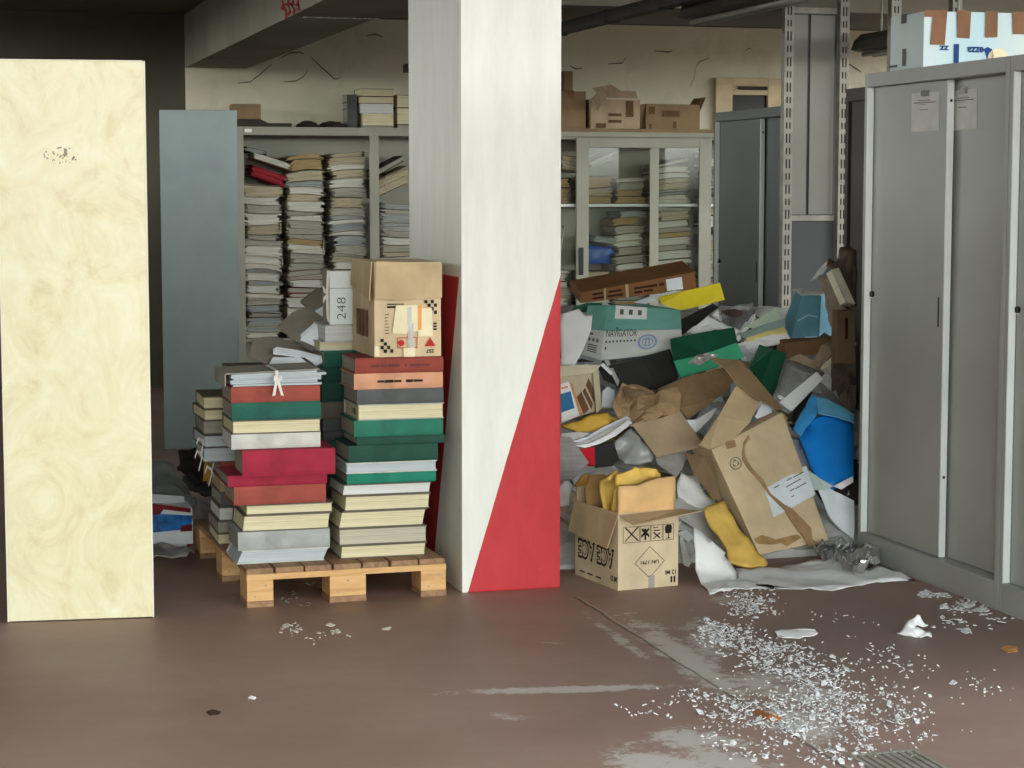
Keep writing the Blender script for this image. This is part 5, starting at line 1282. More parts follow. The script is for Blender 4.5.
item('white_sheet', hp(A, [(430, 512, .23), (470, 510, .235), (535, 470, .25), (520, 500, .23), (468, 552, .195)]), WHITE, 'folded white sheet poking from under the crushed brown carton', 'paper', .004, 2, .004, 6, 61)
# --- big tilted carton
def y4(fr, q): return [at(*fr(X, Y), y=d) for X, Y, d in q]
f = [at(759, 556, y=7.60), at(711, 450, y=7.84), at(783, 411, y=7.98), at(829, 541, y=7.70)]
f[0].z = max(f[0].z, .012)
b = [at(741, 535, y=7.86), at(689, 447, y=8.1), f[2]+Vector((-.05, .26, -.02)), f[3]+Vector((-.03, .26, -.02))]
b[0].z = max(b[0].z, .012)
e = root('tilted_carton', f, 'big brown carton tilted to the left at the front of the heap', 'box')
solid(e, 'carton_body', f, b, KRAFT_PALE, .012, .006)
def on_quad(q, pts, off=.005, th=.001):
    "patch whose outline lies on the plane of a quad"
    bl, tl, tr, br = q; n = (br-bl).cross(tl-bl).normalized(); c = (bl+tl+tr+br)/4
    if n.dot(CAM-c) < 0: n = -n
    bm = bmesh.new(); A_, B_ = [], []
    for px, py in pts:
        r = ray(px, py); p = CAM+r*((c-CAM).dot(n)/r.dot(n))
        A_.append(bm.verts.new(p+n*off)); B_.append(bm.verts.new(p+n*(off-th)))
    bm.faces.new(A_); bm.faces.new(B_[::-1])
    for i in range(len(pts)):
        j = (i+1) % len(pts); bm.faces.new((A_[i], B_[i], B_[j], A_[j]))
    return bm
PT = mat('peeling_tape', (158, 128, 92), .35, .12, 8, .08, spec=.5)
for pts in ([A(560, 585), A(588, 578), A(594, 600), A(565, 606)], [A(722, 505), A(752, 496), A(762, 540), A(732, 550)]):
    link('tape', on_quad(f, pts, .007), PT, e, world=True)
link('torn_tape', on_quad(f, [A(640, 548), A(660, 536), A(690, 540), A(697, 562), A(680, 580), A(690, 588), A(660, 604), (A(648, 580)), A(632, 578), A(620, 600), A(622, 625), A(613, 620), A(616, 585)], .007), PT, e, world=True)
link('torn_tape', on_quad(f, [A(613, 620), A(622, 625), B(275, 75), B(300, 120), B(350, 172), B(382, 232), B(440, 278), B(475, 296), B(555, 380), B(560, 425), B(585, 445), B(550, 462), B(530, 430), B(470, 350), B(445, 308), B(372, 235), B(335, 180), B(285, 125), B(262, 85)], .009), PT, e, world=True)
link('damp_stain', on_quad(f, [B(315, 425), B(345, 408), B(375, 415), B(405, 428), B(440, 420), B(500, 405), B(515, 420), B(480, 440), B(455, 455), B(430, 440), B(390, 448), B(330, 445)], .006), mat('damp_stain_brown', (160, 128, 84), .8, .1, 20, .05), e, world=True)
link('pasted_label', on_quad(f, [B(357, 212), B(395, 335), B(574, 236), B(534, 112)], .008), PAPER_COOL, e, world=True)
bm = bmesh.new(); lp = lambda u, v: (lambda a_, b_: B(a_, b_))(*[(357*(1-u)+534*u)*v+(395*(1-u)+574*u)*(1-v), (212*(1-u)+112*u)*v+(335*(1-u)+236*u)*(1-v)])
for i, (u0, u1, v) in enumerate(((.2, .32, .85), (.5, .62, .86), (.66, .9, .84), (.45, .8, .68), (.5, .6, .5), (.62, .88, .48), (.5, .56, .3))):
    for v_ in (bm,):
        t_ = on_quad(f, [lp(u0, v), lp(u0, v+.035), lp(u1, v+.035), lp(u1, v)], .0095); me_ = bpy.data.meshes.new('t'); t_.to_mesh(me_); t_.free(); bm.from_mesh(me_); bpy.data.meshes.remove(me_)
link('label_print', bm, INK_GREY, e, world=True)
bm = bmesh.new()
for i in range(16):
    a, a2 = 2*pi*i/16, 2*pi*(i+1)/16; cu, cv, r0, r1 = .2, .8, .075, .066
    decal_bm(bm, f, 0, 0, 0, 0, .006, .001, pts=[(cu+r0*cos(a), cv+r0*.7*sin(a)), (cu+r0*cos(a2), cv+r0*.7*sin(a2)), (cu+r1*cos(a2), cv+r1*.7*sin(a2)), (cu+r1*cos(a), cv+r1*.7*sin(a))])
for a in (90, 210, 330):
    c, s = cos(radians(a)), sin(radians(a)); decal_bm(bm, f, 0, 0, 0, 0, .006, .001, pts=[(cu+.02*c-.03*s, cv+.7*(.02*s+.03*c)), (cu+.05*c, cv+.035*s), (cu+.02*c+.03*s, cv+.7*(.02*s-.03*c)), (cu+.03*c, cv+.02*s)])
link('recycling_mark', bm, INK_GREY, e, world=True)
def mixp(fr, q): return [at(*fr(X, Y), y=d) for X, Y, d in q]
piece(e, 'flap', mixp(A, [(512, 606, 7.83), (482, 592, 7.78), (540, 500, 7.9), (598, 400, 8.02), (672, 452, 8.02), (640, 520, 7.93), (590, 572, 7.88)]), KRAFT, .006, 3, .008, 4, 62)
piece(e, 'flap', mixp(A, [(745, 478, 7.98), (726, 476, 7.96), (660, 440, 7.97), (594, 388, 7.99), (560, 345, 8.0), (512, 312, 8.02), (610, 318, 8.08), (640, 350, 8.06), (690, 410, 8.03)]), cardboard('brown_flap_card', (146, 122, 90)), .006, 3, .008, 4, 63)
piece(e, 'flap', mixp(B, [(130, 70, 7.86), (95, 70, 7.9), (20, 55, 7.98), (60, 150, 7.93), (180, 285, 7.82), (150, 160, 7.85)]), KRAFT_DARK, .005, 3, .008, 5, 64)
e = root('white_papers', [at(*A(620, 540), y=8.0), at(*A(700, 480), y=8.05)], 'white papers showing inside the open tilted carton', 'papers')
piece(e, 'sheet', mixp(A, [(640, 530, 8.03), (676, 462, 8.06), (692, 456, 8.06), (714, 490, 8.04), (690, 520, 8.02)]), PAPER_COOL, .006, 3, .005, 6, 65)
piece(e, 'sheet', mixp(A, [(612, 545, 8.01), (640, 515, 8.03), (655, 500, 8.04), (668, 512, 8.03), (640, 548, 8.0)]), mat('blue_green_sheet', (52, 104, 122), .7, .1, 8, .05), .004, 2, .004, 6, 66)
# --- bleach carton with envelopes
bw, bd, bhh, brz = .262, .37, .298, radians(8.5)
bx, by = 2.500+cos(brz)*bw/2-sin(brz)*bd/2, 7.248+sin(brz)*bw/2+cos(brz)*bd/2
e = empty('open_carton', (bx, by, 0), 'open brown bleach carton standing upside down at the foot of the column', 'box', rz=brz)
bm = bmesh.new(); t = .005
bbox(bm, -bw/2, bw/2, -bd/2, -bd/2+t, 0, bhh, .001); bbox(bm, -bw/2, bw/2, bd/2-t, bd/2, 0, bhh, .001)
bbox(bm, -bw/2, -bw/2+t, -bd/2+t, bd/2-t, 0, bhh, .001); bbox(bm, bw/2-t, bw/2, -bd/2+t, bd/2-t, 0, bhh, .001)
bbox(bm, -bw/2+t, bw/2-t, -bd/2+t, bd/2-t, 0, t)
link('carton_body', bm, cardboard('grey_kraft_card', (214, 196, 162)), e)
MW = Matrix.Translation(e.location) @ Matrix.Rotation(brz, 4, 'Z')
def W(x, y, z): return MW @ Vector((x, y, z))
q = [W(-bw/2, -bd/2, 0), W(-bw/2, -bd/2, bhh), W(bw/2, -bd/2, bhh), W(bw/2, -bd/2, 0)]
ql = [W(-bw/2, bd/2, 0), W(-bw/2, bd/2, bhh), W(-bw/2, -bd/2, bhh), W(-bw/2, -bd/2, 0)]
KG = cardboard('flap_grey_kraft', (188, 164, 128))
piece(e, 'flap', [W(-bw/2+.004, -bd/2-.004, bhh-.004), W(bw/2, -bd/2-.004, bhh+.002), W(bw/2+.05, -bd/2-.09, bhh+.004), W(-bw/2+.02, -bd/2-.09, bhh-.03)], KG, .004, 3, .003, 6, 67)
piece(e, 'flap', [W(-bw/2-.004, -bd/2, bhh-.003), W(-bw/2-.004, bd/2, bhh), W(-bw/2-.028, bd/2+.005, bhh-.12), W(-bw/2-.03, -bd/2+.04, bhh-.14)], KG, .004, 3, .003, 6, 68)
piece(e, 'flap', [W(-bw/2+.01, bd/2+.003, bhh), W(bw/2-.01, bd/2+.003, bhh), W(bw/2-.02, bd/2+.03, bhh+.05), W(-bw/2+.02, bd/2+.03, bhh+.05)], KG, .004, 2, .003, 6, 69)
bm = bmesh.new()
def frame(u0, v0, u1, v1, w=.006):
    decal_bm(bm, q, u0, v0, u1, v0+w); decal_bm(bm, q, u0, v1-w, u1, v1); decal_bm(bm, q, u0, v0, u0+w, v1); decal_bm(bm, q, u1-w, v0, u1, v1)
v0, v1 = .61, .82
for u0, u1 in ((.08, .35), (.36, .53), (.54, .73), (.74, .92)): frame(u0, v0, u1, v1)
decal_bm(bm, q, 0, 0, 0, 0, pts=[(.10, .63), (.31, .81), (.34, .81), (.12, .63)]); decal_bm(bm, q, 0, 0, 0, 0, pts=[(.10, .81), (.13, .81), (.34, .63), (.31, .63)])
decal_bm(bm, q, 0, 0, 0, 0, pts=[(.38, .76), (.51, .66), (.51, .70), (.40, .79)]); decal_bm(bm, q, 0, 0, 0, 0, pts=[(.38, .70), (.38, .66), (.51, .76), (.50, .79)]); decal_bm(bm, q, .43, .63, .46, .78)
decal_bm(bm, q, 0, 0, 0, 0, pts=[(.57, .64), (.59, .64), (.70, .71), (.68, .72)]); decal_bm(bm, q, 0, 0, 0, 0, pts=[(.57, .72), (.59, .73), (.70, .65), (.68, .64)]); decal_bm(bm, q, .59, .74, .69, .755); decal_bm(bm, q, .57, .78, .66, .79)
decal_bm(bm, q, 0, 0, 0, 0, pts=[(.78, .70), (.77, .78), (.80, .81), (.87, .81), (.89, .78), (.88, .70)]); decal_bm(bm, q, .825, .63, .84, .70); decal_bm(bm, q, .79, .63, .87, .64)
# diamond
P = [(.27, .335), (.52, .55), (.77, .345), (.52, .13)]
for a, b2 in zip(P, P[1:]+P[:1]):
    ca = lambda p, s: (.52+(p[0]-.52)*s, .34+(p[1]-.34)*s)
    decal_bm(bm, q, 0, 0, 0, 0, pts=[ca(a, 1), ca(b2, 1), ca(b2, .955), ca(a, .955)])
text_bm(bm, 'UN 1791', q, .37, .315, .67, .365, .002, rot=2, bold=.02)
text_bm(bm, '12 MI', q, .78, .155, .96, .215, .002, rot=2, bold=.02); text_bm(bm, 'II', q, .87, .05, .95, .13, .002, rot=2, bold=.02)
link('black_print', bm, INK, e, world=True)
bm = bmesh.new()
for u0 in (.08, .52):
    # outlined lettering, upside down as the carton stands on its head
    text_bm(bm, 'ACE', ql, u0, .25, u0+.40, .52, .0022, rot=2, bold=.075)
text_bm(bm, 'MI 21', ql, .84, .1, .98, .17, .002, rot=2, bold=.02)
for u0 in (.12, .3, .5): decal_bm(bm, ql, u0, .07, u0+.12, .09)
link('side_lettering', bm, INK, e, world=True)
for u0 in (.08, .52):
    bm = bmesh.new(); text_bm(bm, 'ACE', ql, u0+.03, .285, u0+.37, .485, .0032, rot=2, bold=.012); link('letter_fill', bm, cardboard('grey_kraft_card', (214, 196, 162)), e, world=True)
bm = bmesh.new(); decal_bm(bm, q, .50, .0, .60, .17, .003); link('clear_tape', bm, CLEAR, e, world=True)
TAN = mat('tan_envelope', (218, 178, 122), .7, .07, 7, .12); YEL = mat('yellow_envelope', (222, 184, 92), .65, .08, 8, .15)
f = [W(-bw/2+.012, -bd/2+.02, .16), W(-bw/2+.012, -bd/2+.015, .400), W(bw/2-.006, -bd/2+.015, .425), W(bw/2-.008, -bd/2+.02, .16)]
o = item('padded_envelope', [f[0], f[1], f[1].lerp(f[2], .35)-Vector((0, 0, .012)), f[1].lerp(f[2], .7)+Vector((0, 0, .004)), f[2], f[3]], TAN, 'tan padded envelope standing at the front of the bleach carton', 'envelope', .03, 4, .010, 8, 70, .5, True)
item('yellow_envelope', [W(-.10, -.10, .2), W(-.105, -.10, .38), W(-.07, -.09, .43), (W(.0, -.08, .452)), W(.06, -.08, .454), W(.11, -.09, .425), W(.105, -.1, .2)], YEL, 'crumpled yellow envelope behind the tan one in the bleach carton', 'envelope', .02, 4, .014, 9, 71, 1, True)
item('yellow_envelope', [W(-.112, -.06, .2), W(-.112, .0, .39), W(-.10, -.05, .41), W(-.05, -.02, .43), W(-.04, -.03, .2)], YEL, 'yellow envelope bent over the left rim of the bleach carton', 'envelope', .012, 4, .014, 10, 72, 1, True)
item('brown_envelope', [W(-.12, .06, .2), W(-.122, .12, .35), W(-.10, .14, .40), W(-.05, .10, .41), W(.0, .08, .38), W(.0, .05, .2)], mat('brown_envelope', (150, 116, 70), .75, .1, 8, .12), 'brown envelope at the back left inside the bleach carton', 'envelope', .012, 4, .014, 9, 73, .8, True)
item('ochre_bag', [heap(*C(125, 215), .17), heap(*C(165, 165), .2), heap(*C(215, 180), .19), heap(*C(230, 225), .17), heap(*C(180, 230), .16)], mat('ochre_paper', (186, 140, 58), .65, .1, 8, .12), 'small ochre paper bag above the left flap of the bleach carton', 'bag', .012, 3, .014, 9, 74, 1, True)
# white scraps between column and carton
item('white_rag', [at(*C(48, 320), y=7.95), at(*C(46, 225), y=8.0), at(*C(78, 182), y=8.02), at(*C(118, 210), y=8.02), at(*C(95, 262), y=7.98), at(*C(85, 320), y=7.95)], WHITE, 'white rag between the red column edge and the bleach carton', 'cloth', .006, 4, .014, 8, 75, .8, True)
item('brown_paper', [at(*C(48, 480), y=7.9), at(*C(46, 322), y=7.96), at(*C(88, 318), y=7.96), at(*C(95, 440), y=7.92), at(*C(80, 560), y=7.88), at(*C(52, 600), y=7.86)], mat('pale_brown_paper', (176, 160, 136), .85, .12, 8, .15), 'crumpled pale brown paper hanging between column and bleach carton', 'paper', .006, 4, .02, 9, 76, 1, True)
item('clear_wrapper', [at(*C(55, 640), y=7.75), at(*C(60, 520), y=7.84), at(*C(90, 480), y=7.86), at(*C(100, 560), y=7.8), at(*C(92, 650), y=7.72)], mat('dull_film', (150, 146, 138), .3, .2, 14, .2), 'crumpled clear wrapper on the floor left of the bleach carton', 'wrapper', .004, 4, .02, 10, 77, 1, True)
# --- right of the bleach carton
item('white_sheet', [at(*B(-8, 200), y=7.95), at(*B(5, 132), y=8.05), at(*B(75, 150), y=8.04), at(*B(95, 200), y=8.0), at(*B(152, 258), y=7.95), at(*B(112, 302), y=7.9), at(*B(60, 362), y=7.86), at(*B(12, 340), y=7.88)], WHITE, 'crumpled white sheet right of the bleach carton', 'paper', .005, 4, .018, 8, 78, .8, True)
item('yellow_card', [at(*B(88, 182), y=8.08), at(*B(100, 190), y=8.06), at(*B(155, 250), y=7.96), at(*B(140, 256), y=7.96)], mat('straw_yellow_card', (214, 196, 110), .7, .06, 6, .04), 'thin yellow card edge behind the crumpled white sheet', 'card', .004, 1, .002, 6, 79)
o = item('ochre_envelope', [at(*B(98, 300), y=7.75), at(*B(140, 266), y=7.78), at(*B(186, 262), y=7.78), at(*B(250, 372), y=7.68), at(*B(318, 450), y=7.6), at(*B(376, 526), y=7.52), at(*B(366, 541), y=7.5), at(*B(285, 538), y=7.5), at(*B(208, 516), y=7.54), at(*B(196, 460), y=7.6), at(*B(165, 410), y=7.65), at(*B(120, 350), y=7.71)], mat('ochre_envelope_paper', (228, 190, 98), .65, .1, 6, .12), 'ochre envelope leaning on the left side of the tilted carton', 'envelope', .012, 4, .007, 8, 80, 1, True)
item('white_scrap', [at(*B(0, 420), y=7.6), at(*B(6, 402), y=7.62), at(*B(28, 460), y=7.58), at(*B(48, 522), y=7.52), at(*B(40, 538), y=7.5), at(*B(20, 530), y=7.5)], WHITE, 'narrow white paper scrap at the right corner of the bleach carton', 'paper', .004, 2, .004, 8, 81)
# big white sheet on the floor
e = empty('white_plastic_sheet', at(800, 575, z=0.002), 'large white sheet spread on the floor before the tilted carton', 'sheet')
fl = lambda X, Y, z=.006: at(*B(X, Y), z=z)
piece(e, 'raised_edge', [at(*B(62, 370), y=7.42), at(*B(130, 425), y=7.42), at(*B(196, 482), y=7.42), at(*B(185, 500), y=7.40), at(*B(248, 585), y=7.36), fl(190, 640, .01), fl(128, 655, .008), at(*B(90, 620), y=7.24), at(*B(68, 550), y=7.33)], WHITE, .004, 4, .012, 6, 82, .5, True)
FS = sheet_bm([fl(128, 655, .01), fl(250, 588, .01), fl(235, 552, .012), fl(400, 540, .014), fl(560, 515, .02), fl(700, 500, .02), fl(760, 545, .016), fl(860, 545, .012), fl(1015, 598, .004), fl(900, 603, .004), fl(780, 620, .004), fl(650, 643, .004), fl(500, 636, .004), fl(330, 630, .006), fl(230, 640, .006)], .003, 5, .010, 8, 83, .8)
for v in FS.verts: v.co.z = .003+max(0, v.co.z-.002)
link('flat_sheet', FS, WHITE, e, world=True, smooth=True)
item('clear_film', [fl(565, 495, .03), at(*B(585, 460), y=7.62), at(*B(625, 446), y=7.66), at(*B(740, 455), y=7.64), at(*B(850, 480), y=7.56), fl(855, 538, .05), fl(740, 545, .04), fl(690, 512, .05), fl(610, 505, .04)], clear('glossy_film', glossy=.42, rough=.07, milk=.18), 'crumpled clear film on the white floor sheet beside the cabinet', 'film', .001, 6, .03, 12, 84, 1.2, True)
# ------------------------------------------------------------------ carton on the grey cabinet
ZC = 2.0005
fl_, fr_ = at(923, 69, z=ZC), None
rzc = radians(-3)
wv = Vector((cos(rzc), sin(rzc), 0)); dv = Vector((-sin(rzc), cos(rzc), 0))
ccx = fl_+wv*.22+dv*.16
hh = at(923, 11, y=fl_.y).z-ZC
wC, dC = .44, .32
e = empty('white_carton', (ccx.x, ccx.y, ZC), 'white and pale blue carton with brown tape on top of the grey cabinet', 'box', rz=rzc)
bm = bmesh.new(); bbox(bm, -wC/2, wC/2, -dC/2, dC/2, 0, hh, .004)
for v in bm.verts: v.co += Vector((1, 1, .4))*.003*noise.noise(v.co*5)
k = N('pale_blue_carton'); v = k.coords('Object'); sx = k.n('ShaderNodeSeparateXYZ'); k.l(v, sx.inputs[0])
k.l(k.ramp(k.math('ADD', k.math('MULTIPLY', sx.outputs[0], 1.6), .55), [(.0, (190, 184, 170)), (.2, (206, 222, 224)), (.55, (186, 216, 224)), (1, (212, 220, 214))]), k.b.inputs['Base Color']); k.b.inputs['Roughness'].default_value = .6
link('carton_body', bm, k.m, e)
MC_ = Matrix.Translation(e.location) @ Matrix.Rotation(rzc, 4, 'Z')
qf = [MC_ @ Vector(p) for p in ((-wC/2, -dC/2-.003, 0), (-wC/2, -dC/2-.003, hh), (wC/2, -dC/2-.003, hh), (wC/2, -dC/2-.003, 0))]
qs = [MC_ @ Vector(p) for p in ((-wC/2-.003, dC/2, 0), (-wC/2-.003, dC/2, hh), (-wC/2-.003, -dC/2, hh), (-wC/2-.003, -dC/2, 0))]
bm = bmesh.new()
for pts in ([(.0, .9), (.0, 1.02), (.22, 1.02), (.20, .42), (.06, .42), (.08, .9)], [(.32, .55), (.31, 1.02), (.45, 1.02), (.44, .54)], [(.59, .56), (.59, 1.02), (.71, 1.02), (.71, .57)], [(.86, .63), (.85, 1.02), (.99, 1.02), (.99, .63)]):
    tp = bmesh.new(); decal_bm(tp, qf, 0, 0, 0, 0, .002, pts=pts); link('tape', tp, TAPE, e, world=True)
TT = bm; 
bm = bmesh.new(); decal_bm(bm, qf, .29, .04, .34, .44); 
text_bm(bm, 'zz', qf, .15, .33, .24, .41, .002, rot=2, bold=.03); text_bm(bm, 'ezza', qf, .42, .3, .58, .4, .002, rot=2, bold=.03)
decal_bm(bm, qf, 0, 0, 0, 0, pts=[(.58, .36), (.62, .40), (.66, .36), (.68, .24), (.66, .16), (.61, .2), (.6, .28)])
link('blue_print', bm, INK_BLUE, e, world=True)
bm = bmesh.new(); decal_bm(bm, qf, 0, 0, 0, 0, pts=[(.72+.1*cos(a*pi/10), .2+.18*sin(a*pi/10)) for a in range(20)]); link('pale_print', bm, PAPER_CREAM, e, world=True)
bm = bmesh.new(); link('side_tape', (decal_bm(bm, qs, .35, .85, .5, 1.0), bm)[1], mat('grey_print', (96, 92, 84), .6, .1, 8, 0), e, world=True)
for pq in ((.4, .1, .5, .4), (.0, .1, .25, .14)):
    bm = bmesh.new(); decal_bm(bm, qs, *pq); link('side_print', bm, mat('grey_print', (96, 92, 84)), e, world=True)
# ------------------------------------------------------------------ bags on the floor behind the board
D_ = lambda X, Y: (140+X/6.4, 450+Y/6.4)
def fy(X, Y, y): return at(*D_(X, Y), y=y)
item('grey_plastic_bag', [fy(60, 200, 8.9), fy(80, 90, 9.1), fy(150, 88, 9.1), fy(200, 120, 9.1), fy(240, 180, 9.0), fy(330, 280, 8.85), fy(360, 340, 8.75), fy(200, 345, 8.7), fy(60, 330, 8.7)], mat('grey_plastic', (136, 142, 144), .4, .1, 6, .15, spec=.5), 'grey plastic sack on the floor right of the cream board', 'bag', .03, 4, .03, 6, 90, .8, True)
item('white_card', [fy(60, 280, 8.6), fy(280, 298, 8.6), (fy(286, 328, 8.58)), fy(60, 336, 8.56)], PAPER_COOL, 'flat white card on the grey plastic sack right of the cream board', 'card', .008, 2, .003, 6, 91)
f = [fy(60, 630, 8.42), fy(70, 345, 8.5), fy(335, 372, 8.5), fy(340, 610, 8.42)]
for p in f: p.z = max(p.z, .012)
f[0].z = f[3].z = .02
e = root('wrapped_package', f, 'package in blue, white and red film on the floor right of the cream board', 'package')
solid(e, 'package_body', f, [p+Vector((0, .2, 0)) for p in f], PAPER_COOL, .012, .006)
bm = bmesh.new()
for pts in ([(.0, .42), (.0, .8), (1.0, .82), (.95, .52)],): decal_bm(bm, f, 0, 0, 0, 0, .009, .002, pts=pts)
link('blue_band', bm, mat('film_blue', (24, 96, 160), .3, .4, 22, .1, spec=.5), e, world=True)
bm = bmesh.new()
for pts in ([(.0, .75), (.0, 1.0), (.3, .99), (.95, .98), (.95, .88), (.3, .9), (.22, .8)], [(.7, .45), (.72, .58), (.98, .62), (.98, .47)], [(.85, .05), (.85, .18), (1, .18), (1, .04)]):
    bm = bmesh.new(); decal_bm(bm, f, 0, 0, 0, 0, .012, .002, pts=pts); link('red_band', bm, mat('film_red', (112, 24, 32), .35, .3, 18, .1), e, world=True)
item('clear_wrapper', [fy(70, 640, 8.32), fy(90, 600, 8.4), fy(345, 600, 8.4), fy(350, 640, 8.3), fy(300, 690, 8.2), fy(60, 690, 8.2)], mat('dull_film', (150, 146, 138)), 'crumpled clear wrapper in front of the blue and white package', 'wrapper', .004, 4, .016, 10, 92, 1, True)
item('black_bag', [fy(270, 180, 8.8), fy(320, 140, 8.85), fy(400, 200, 8.8), fy(470, 260, 8.75), fy(470, 305, 8.7), fy(400, 275, 8.72), fy(330, 245, 8.75)], BLACK_CARD, 'black crumpled bag beside the pallet behind the grey sack', 'bag', .02, 3, .02, 8, 93, .8, True)
item('grey_plastic_bag', [fy(370, 460, 8.98), fy(380, 330, 9.0), fy(440, 320, 9.0), fy(490, 330, 9.0), fy(490, 470, 8.96), fy(420, 470, 8.96)], mat('grey_film', (150, 152, 152), .35, .14, 8, .15, spec=.5), 'small grey plastic bag between the package and the pallet', 'bag', .01, 4, .03, 9, 94, 1, True)
item('brown_envelope', [fy(400, 190, 8.78), fy(410, 90, 8.84), fy(480, 50, 8.86), fy(470, 140, 8.8), fy(450, 195, 8.76)], mat('ochre_paper', (186, 140, 58)), 'ochre envelope beside the left rear stack above the grey sack', 'envelope', .006, 3, .012, 9, 95, .8)
item('dark_cloth', [fy(240, 130, 9.0), fy(250, 20, 9.1), fy(360, -10, 9.1), fy(400, 60, 9.0), (fy(400, 190, 8.9)), fy(320, 150, 8.95)], mat('sooty_cloth', (44, 40, 34)), 'dark cloth heaped behind the grey sack beside the pallet', 'cloth', .02, 4, .03, 7, 96, .6, True)
# ------------------------------------------------------------------ small things on the floor
def flr(*px): return [at(a, b, z=z) for a, b, z in px]
item('white_paper', flr((775, 632, .006), (782, 628, .012), (815, 629, .012), (818, 634, .004), (800, 638, .002), (778, 637, .002)), WHITE, 'flat white paper scrap on the floor, middle of the glass shards', 'paper', .003, 3, .006, 14, 100, .5)
item('crumpled_tissue', flr((897, 634, .004), (903, 626, .03), (909, 619, .05), (920, 617, .06), (928, 622, .045), (918, 624, .04), (913, 629, .02), (930, 632, .012), (932, 637, .003), (915, 637, .002)), WHITE, 'crumpled white tissue on the floor before the grey cabinet', 'tissue', .004, 3, .012, 16, 101, 1, True)
LEAF = mat('dry_leaf', (172, 122, 70), .7, .12, 14, .1)
item('dry_leaf', flr((1000, 649, .004), (1006, 645, .012), (1017, 647, .010), (1018, 651, .003), (1008, 652, .003)), LEAF, 'dry brown leaf on the floor at the right edge', 'leaf', .002, 2, .004, 20, 102)
item('dry_leaf', flr((752, 711, .004), (760, 709, .012), (770, 714, .014), (782, 718, .006), (778, 722, .002), (764, 720, .003)), mat('orange_leaf', (160, 102, 56), .7, .12, 14, .1), 'orange-brown leaf lying on the floor joint', 'leaf', .002, 2, .005, 20, 103)
item('dark_leaf', flr((206, 712, .003), (212, 709, .010), (221, 711, .008), (219, 714, .002), (210, 715, .002)), mat('dark_leaf_brown', (66, 46, 36), .8, .12, 14, .1), 'small dark leaf on the bare floor at the lower left', 'leaf', .002, 2, .004, 20, 104)
item('white_chip', flr((248, 698, .003), (251, 695.5, .008), (256, 697, .006), (254, 699, .002)), WHITE, 'tiny white chip on the bare floor below the pallet', 'chip', .003, 1, .001, 20, 105)
def shards(name, regions, label, m, cat='glass shards', smin=.004, smax=.016, flat=.35):
    bm = bmesh.new()
    for (pts, n) in regions:
        for q_ in range(n):
            if q_ % 16 == 0:
                i = random.randrange(len(pts)-1); t = random.random()
                a, b2 = pts[i], pts[i+1]
                cx_, cy_, r = [a[k]+(b2[k]-a[k])*t for k in range(3)]
                cx_ += random.gauss(0, r*.45); cy_ += random.gauss(0, r*.22); sp_ = random.uniform(.12, .55)*min(r, 45)
            px = cx_+random.gauss(0, sp_); py = cy_+random.gauss(0, sp_*.38)
            c = at(px, min(py, 800), z=0)
            s = random.uniform(smin, smax)*random.choice((.6, .8, 1, 1, 1.9)); k = random.choice((3, 4, 4, 5)); a0 = random.uniform(0, 6)
            tl = [random.uniform(-flat, flat) for _ in (0, 1)]
            top, bot = [], []
            hbase = s*.5*max(abs(tl[0]), abs(tl[1]))*1.5+.001
            for j in range(k):
                an = a0+2*pi*j/k; rr = s*random.uniform(.5, 1)
                x, y = cos(an)*rr, sin(an)*rr; z = hbase+x*tl[0]+y*tl[1]
                top.append(bm.verts.new((c.x+x, c.y+y, max(.002, z)+.0015))); bot.append(bm.verts.new((c.x+x, c.y+y, max(.0006, z-.0015))))
            bm.faces.new(top); bm.faces.new(bot[::-1])
            for j in range(k): bm.faces.new((top[j], bot[j], bot[(j+1) % k], top[(j+1) % k]))
    o = recenter(link(name, bm, m, world=True)); tag(o, label, cat, kind='stuff'); return o
SHARD = mat('frosted_shard', (208, 212, 210), .2, .25, 90, 0, spec=.7)
shards('glass_shards', [([(755, 596, 26), (740, 608, 26)], 320), ([(705, 625, 12), (740, 640, 26), (790, 662, 36), (830, 690, 40)], 1150), ([(800, 700, 70), (880, 722, 90)], 800), ([(700, 700, 60), (790, 720, 60)], 350), ([(820, 640, 110), (900, 680, 110)], 110), ([(830, 740, 90), (740, 740, 80)], 420)],
       'trail of shattered glass crumbs across the floor before the heap', SHARD, smin=.002, smax=.008, flat=.6)
shards('glass_shards', [([(925, 592, 8), (960, 604, 14), (985, 612, 12)], 160), ([(960, 612, 40), (1000, 620, 30)], 40)], 'small patch of glass crumbs along the foot of the grey cabinet', SHARD)
shards('plaster_crumbs', [([(283, 628, 12), (300, 638, 18)], 34), ([(335, 630, 9), (345, 632, 9)], 26), ([(388, 629, 7), (394, 630, 6)], 16), ([(330, 640, 60), (370, 640, 40)], 14)], 'plaster crumbs on the floor in front of the pallet', mat('plaster_crumb', (196, 188, 174), .9, .1, 30, .1), 'crumbs', .003, .013)
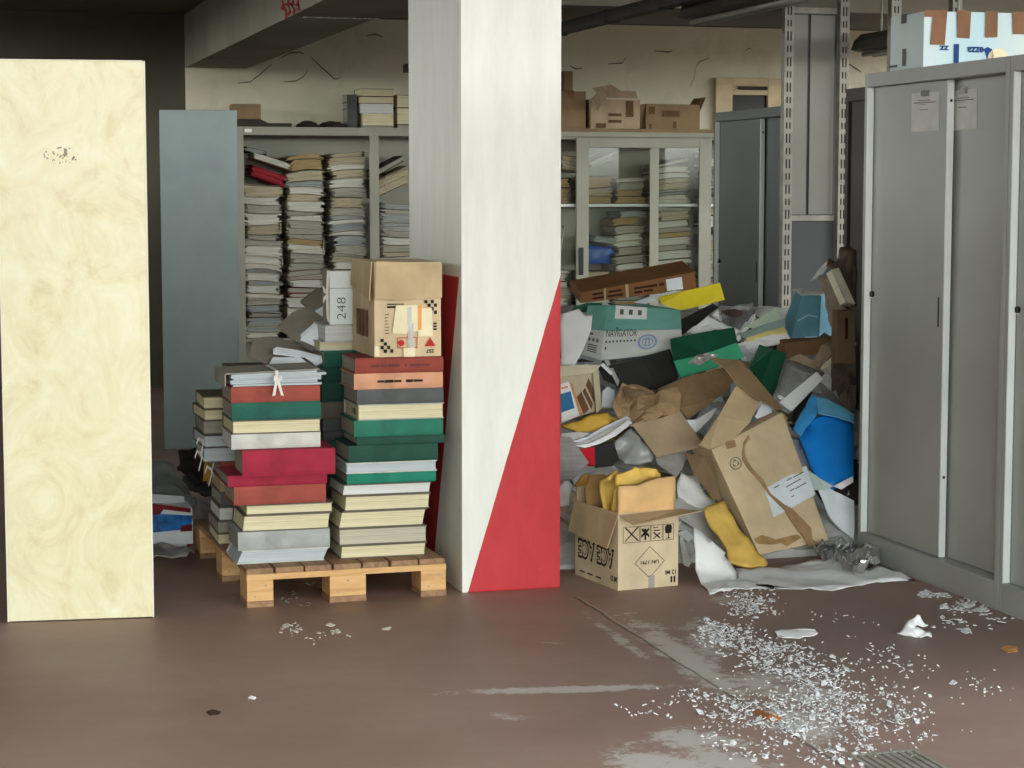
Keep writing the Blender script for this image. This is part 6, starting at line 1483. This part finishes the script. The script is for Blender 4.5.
shards('dust_scraps', [([(250, 585, 30), (400, 575, 40)], 60)], 'dusty scraps on the floor under the pallet', mat('dust_scrap', (120, 116, 108), .9, .1, 30, .1), 'scraps', .003, .014)
# ------------------------------------------------------------------ light and camera
w = bpy.data.worlds.new('overcast_sky'); S.world = w; w.use_nodes = True
t = w.node_tree; bg = t.nodes['Background']
tc = t.nodes.new('ShaderNodeTexCoord'); sp = t.nodes.new('ShaderNodeSeparateXYZ'); t.links.new(tc.outputs['Generated'], sp.inputs[0])
def mth(op, a, b=0., clamp=False):
    d = t.nodes.new('ShaderNodeMath'); d.operation = op; d.use_clamp = clamp
    for i, v in enumerate((a, b)):
        if isinstance(v, (int, float)): d.inputs[i].default_value = v
        else: t.links.new(v, d.inputs[i])
    return d.outputs[0]
# hazy sky, brightest low over the street the garage opens to; dim ground below the horizon
zc = sp.outputs[2]
above = mth('MULTIPLY', zc, 40, True)
low = mth('SUBTRACT', 1.0, mth('MULTIPLY', mth('SUBTRACT', zc, .085), 11.0, True), True)
st = mth('MULTIPLY', mth('ADD', mth('MULTIPLY', mth('ADD', mth('MULTIPLY', low, BAND), 1.0), above), mth('MULTIPLY', mth('SUBTRACT', 1.0, above), .35)), SKY)
rp = t.nodes.new('ShaderNodeValToRGB'); e_ = rp.color_ramp.elements
e_[0].position = .0; e_[0].color = (.99, 1.0, .965, 1); e_[1].position = .6; e_[1].color = (.86, .96, 1.0, 1)
t.links.new(zc, rp.inputs[0]); t.links.new(rp.outputs[0], bg.inputs[0]); t.links.new(st, bg.inputs[1])
cd = bpy.data.cameras.new('camera'); cam = bpy.data.objects.new('camera', cd); COL.objects.link(cam)
cam.location = (0, 0, EYE); cam.rotation_euler = (pi/2-PIT, 0, -YAW)
cd.sensor_width = 36; cd.lens = FPX/1024*36; cd.clip_end = 200
S.camera = cam
S.view_settings.view_transform = 'Standard'; S.view_settings.look = 'None'; S.view_settings.gamma = 1; S.view_settings.use_curve_mapping = False
S.view_settings.exposure = EXPO
S.cycles.max_bounces = 12; S.cycles.diffuse_bounces = 8; S.cycles.transparent_max_bounces = 16
S.cycles.use_denoising = True
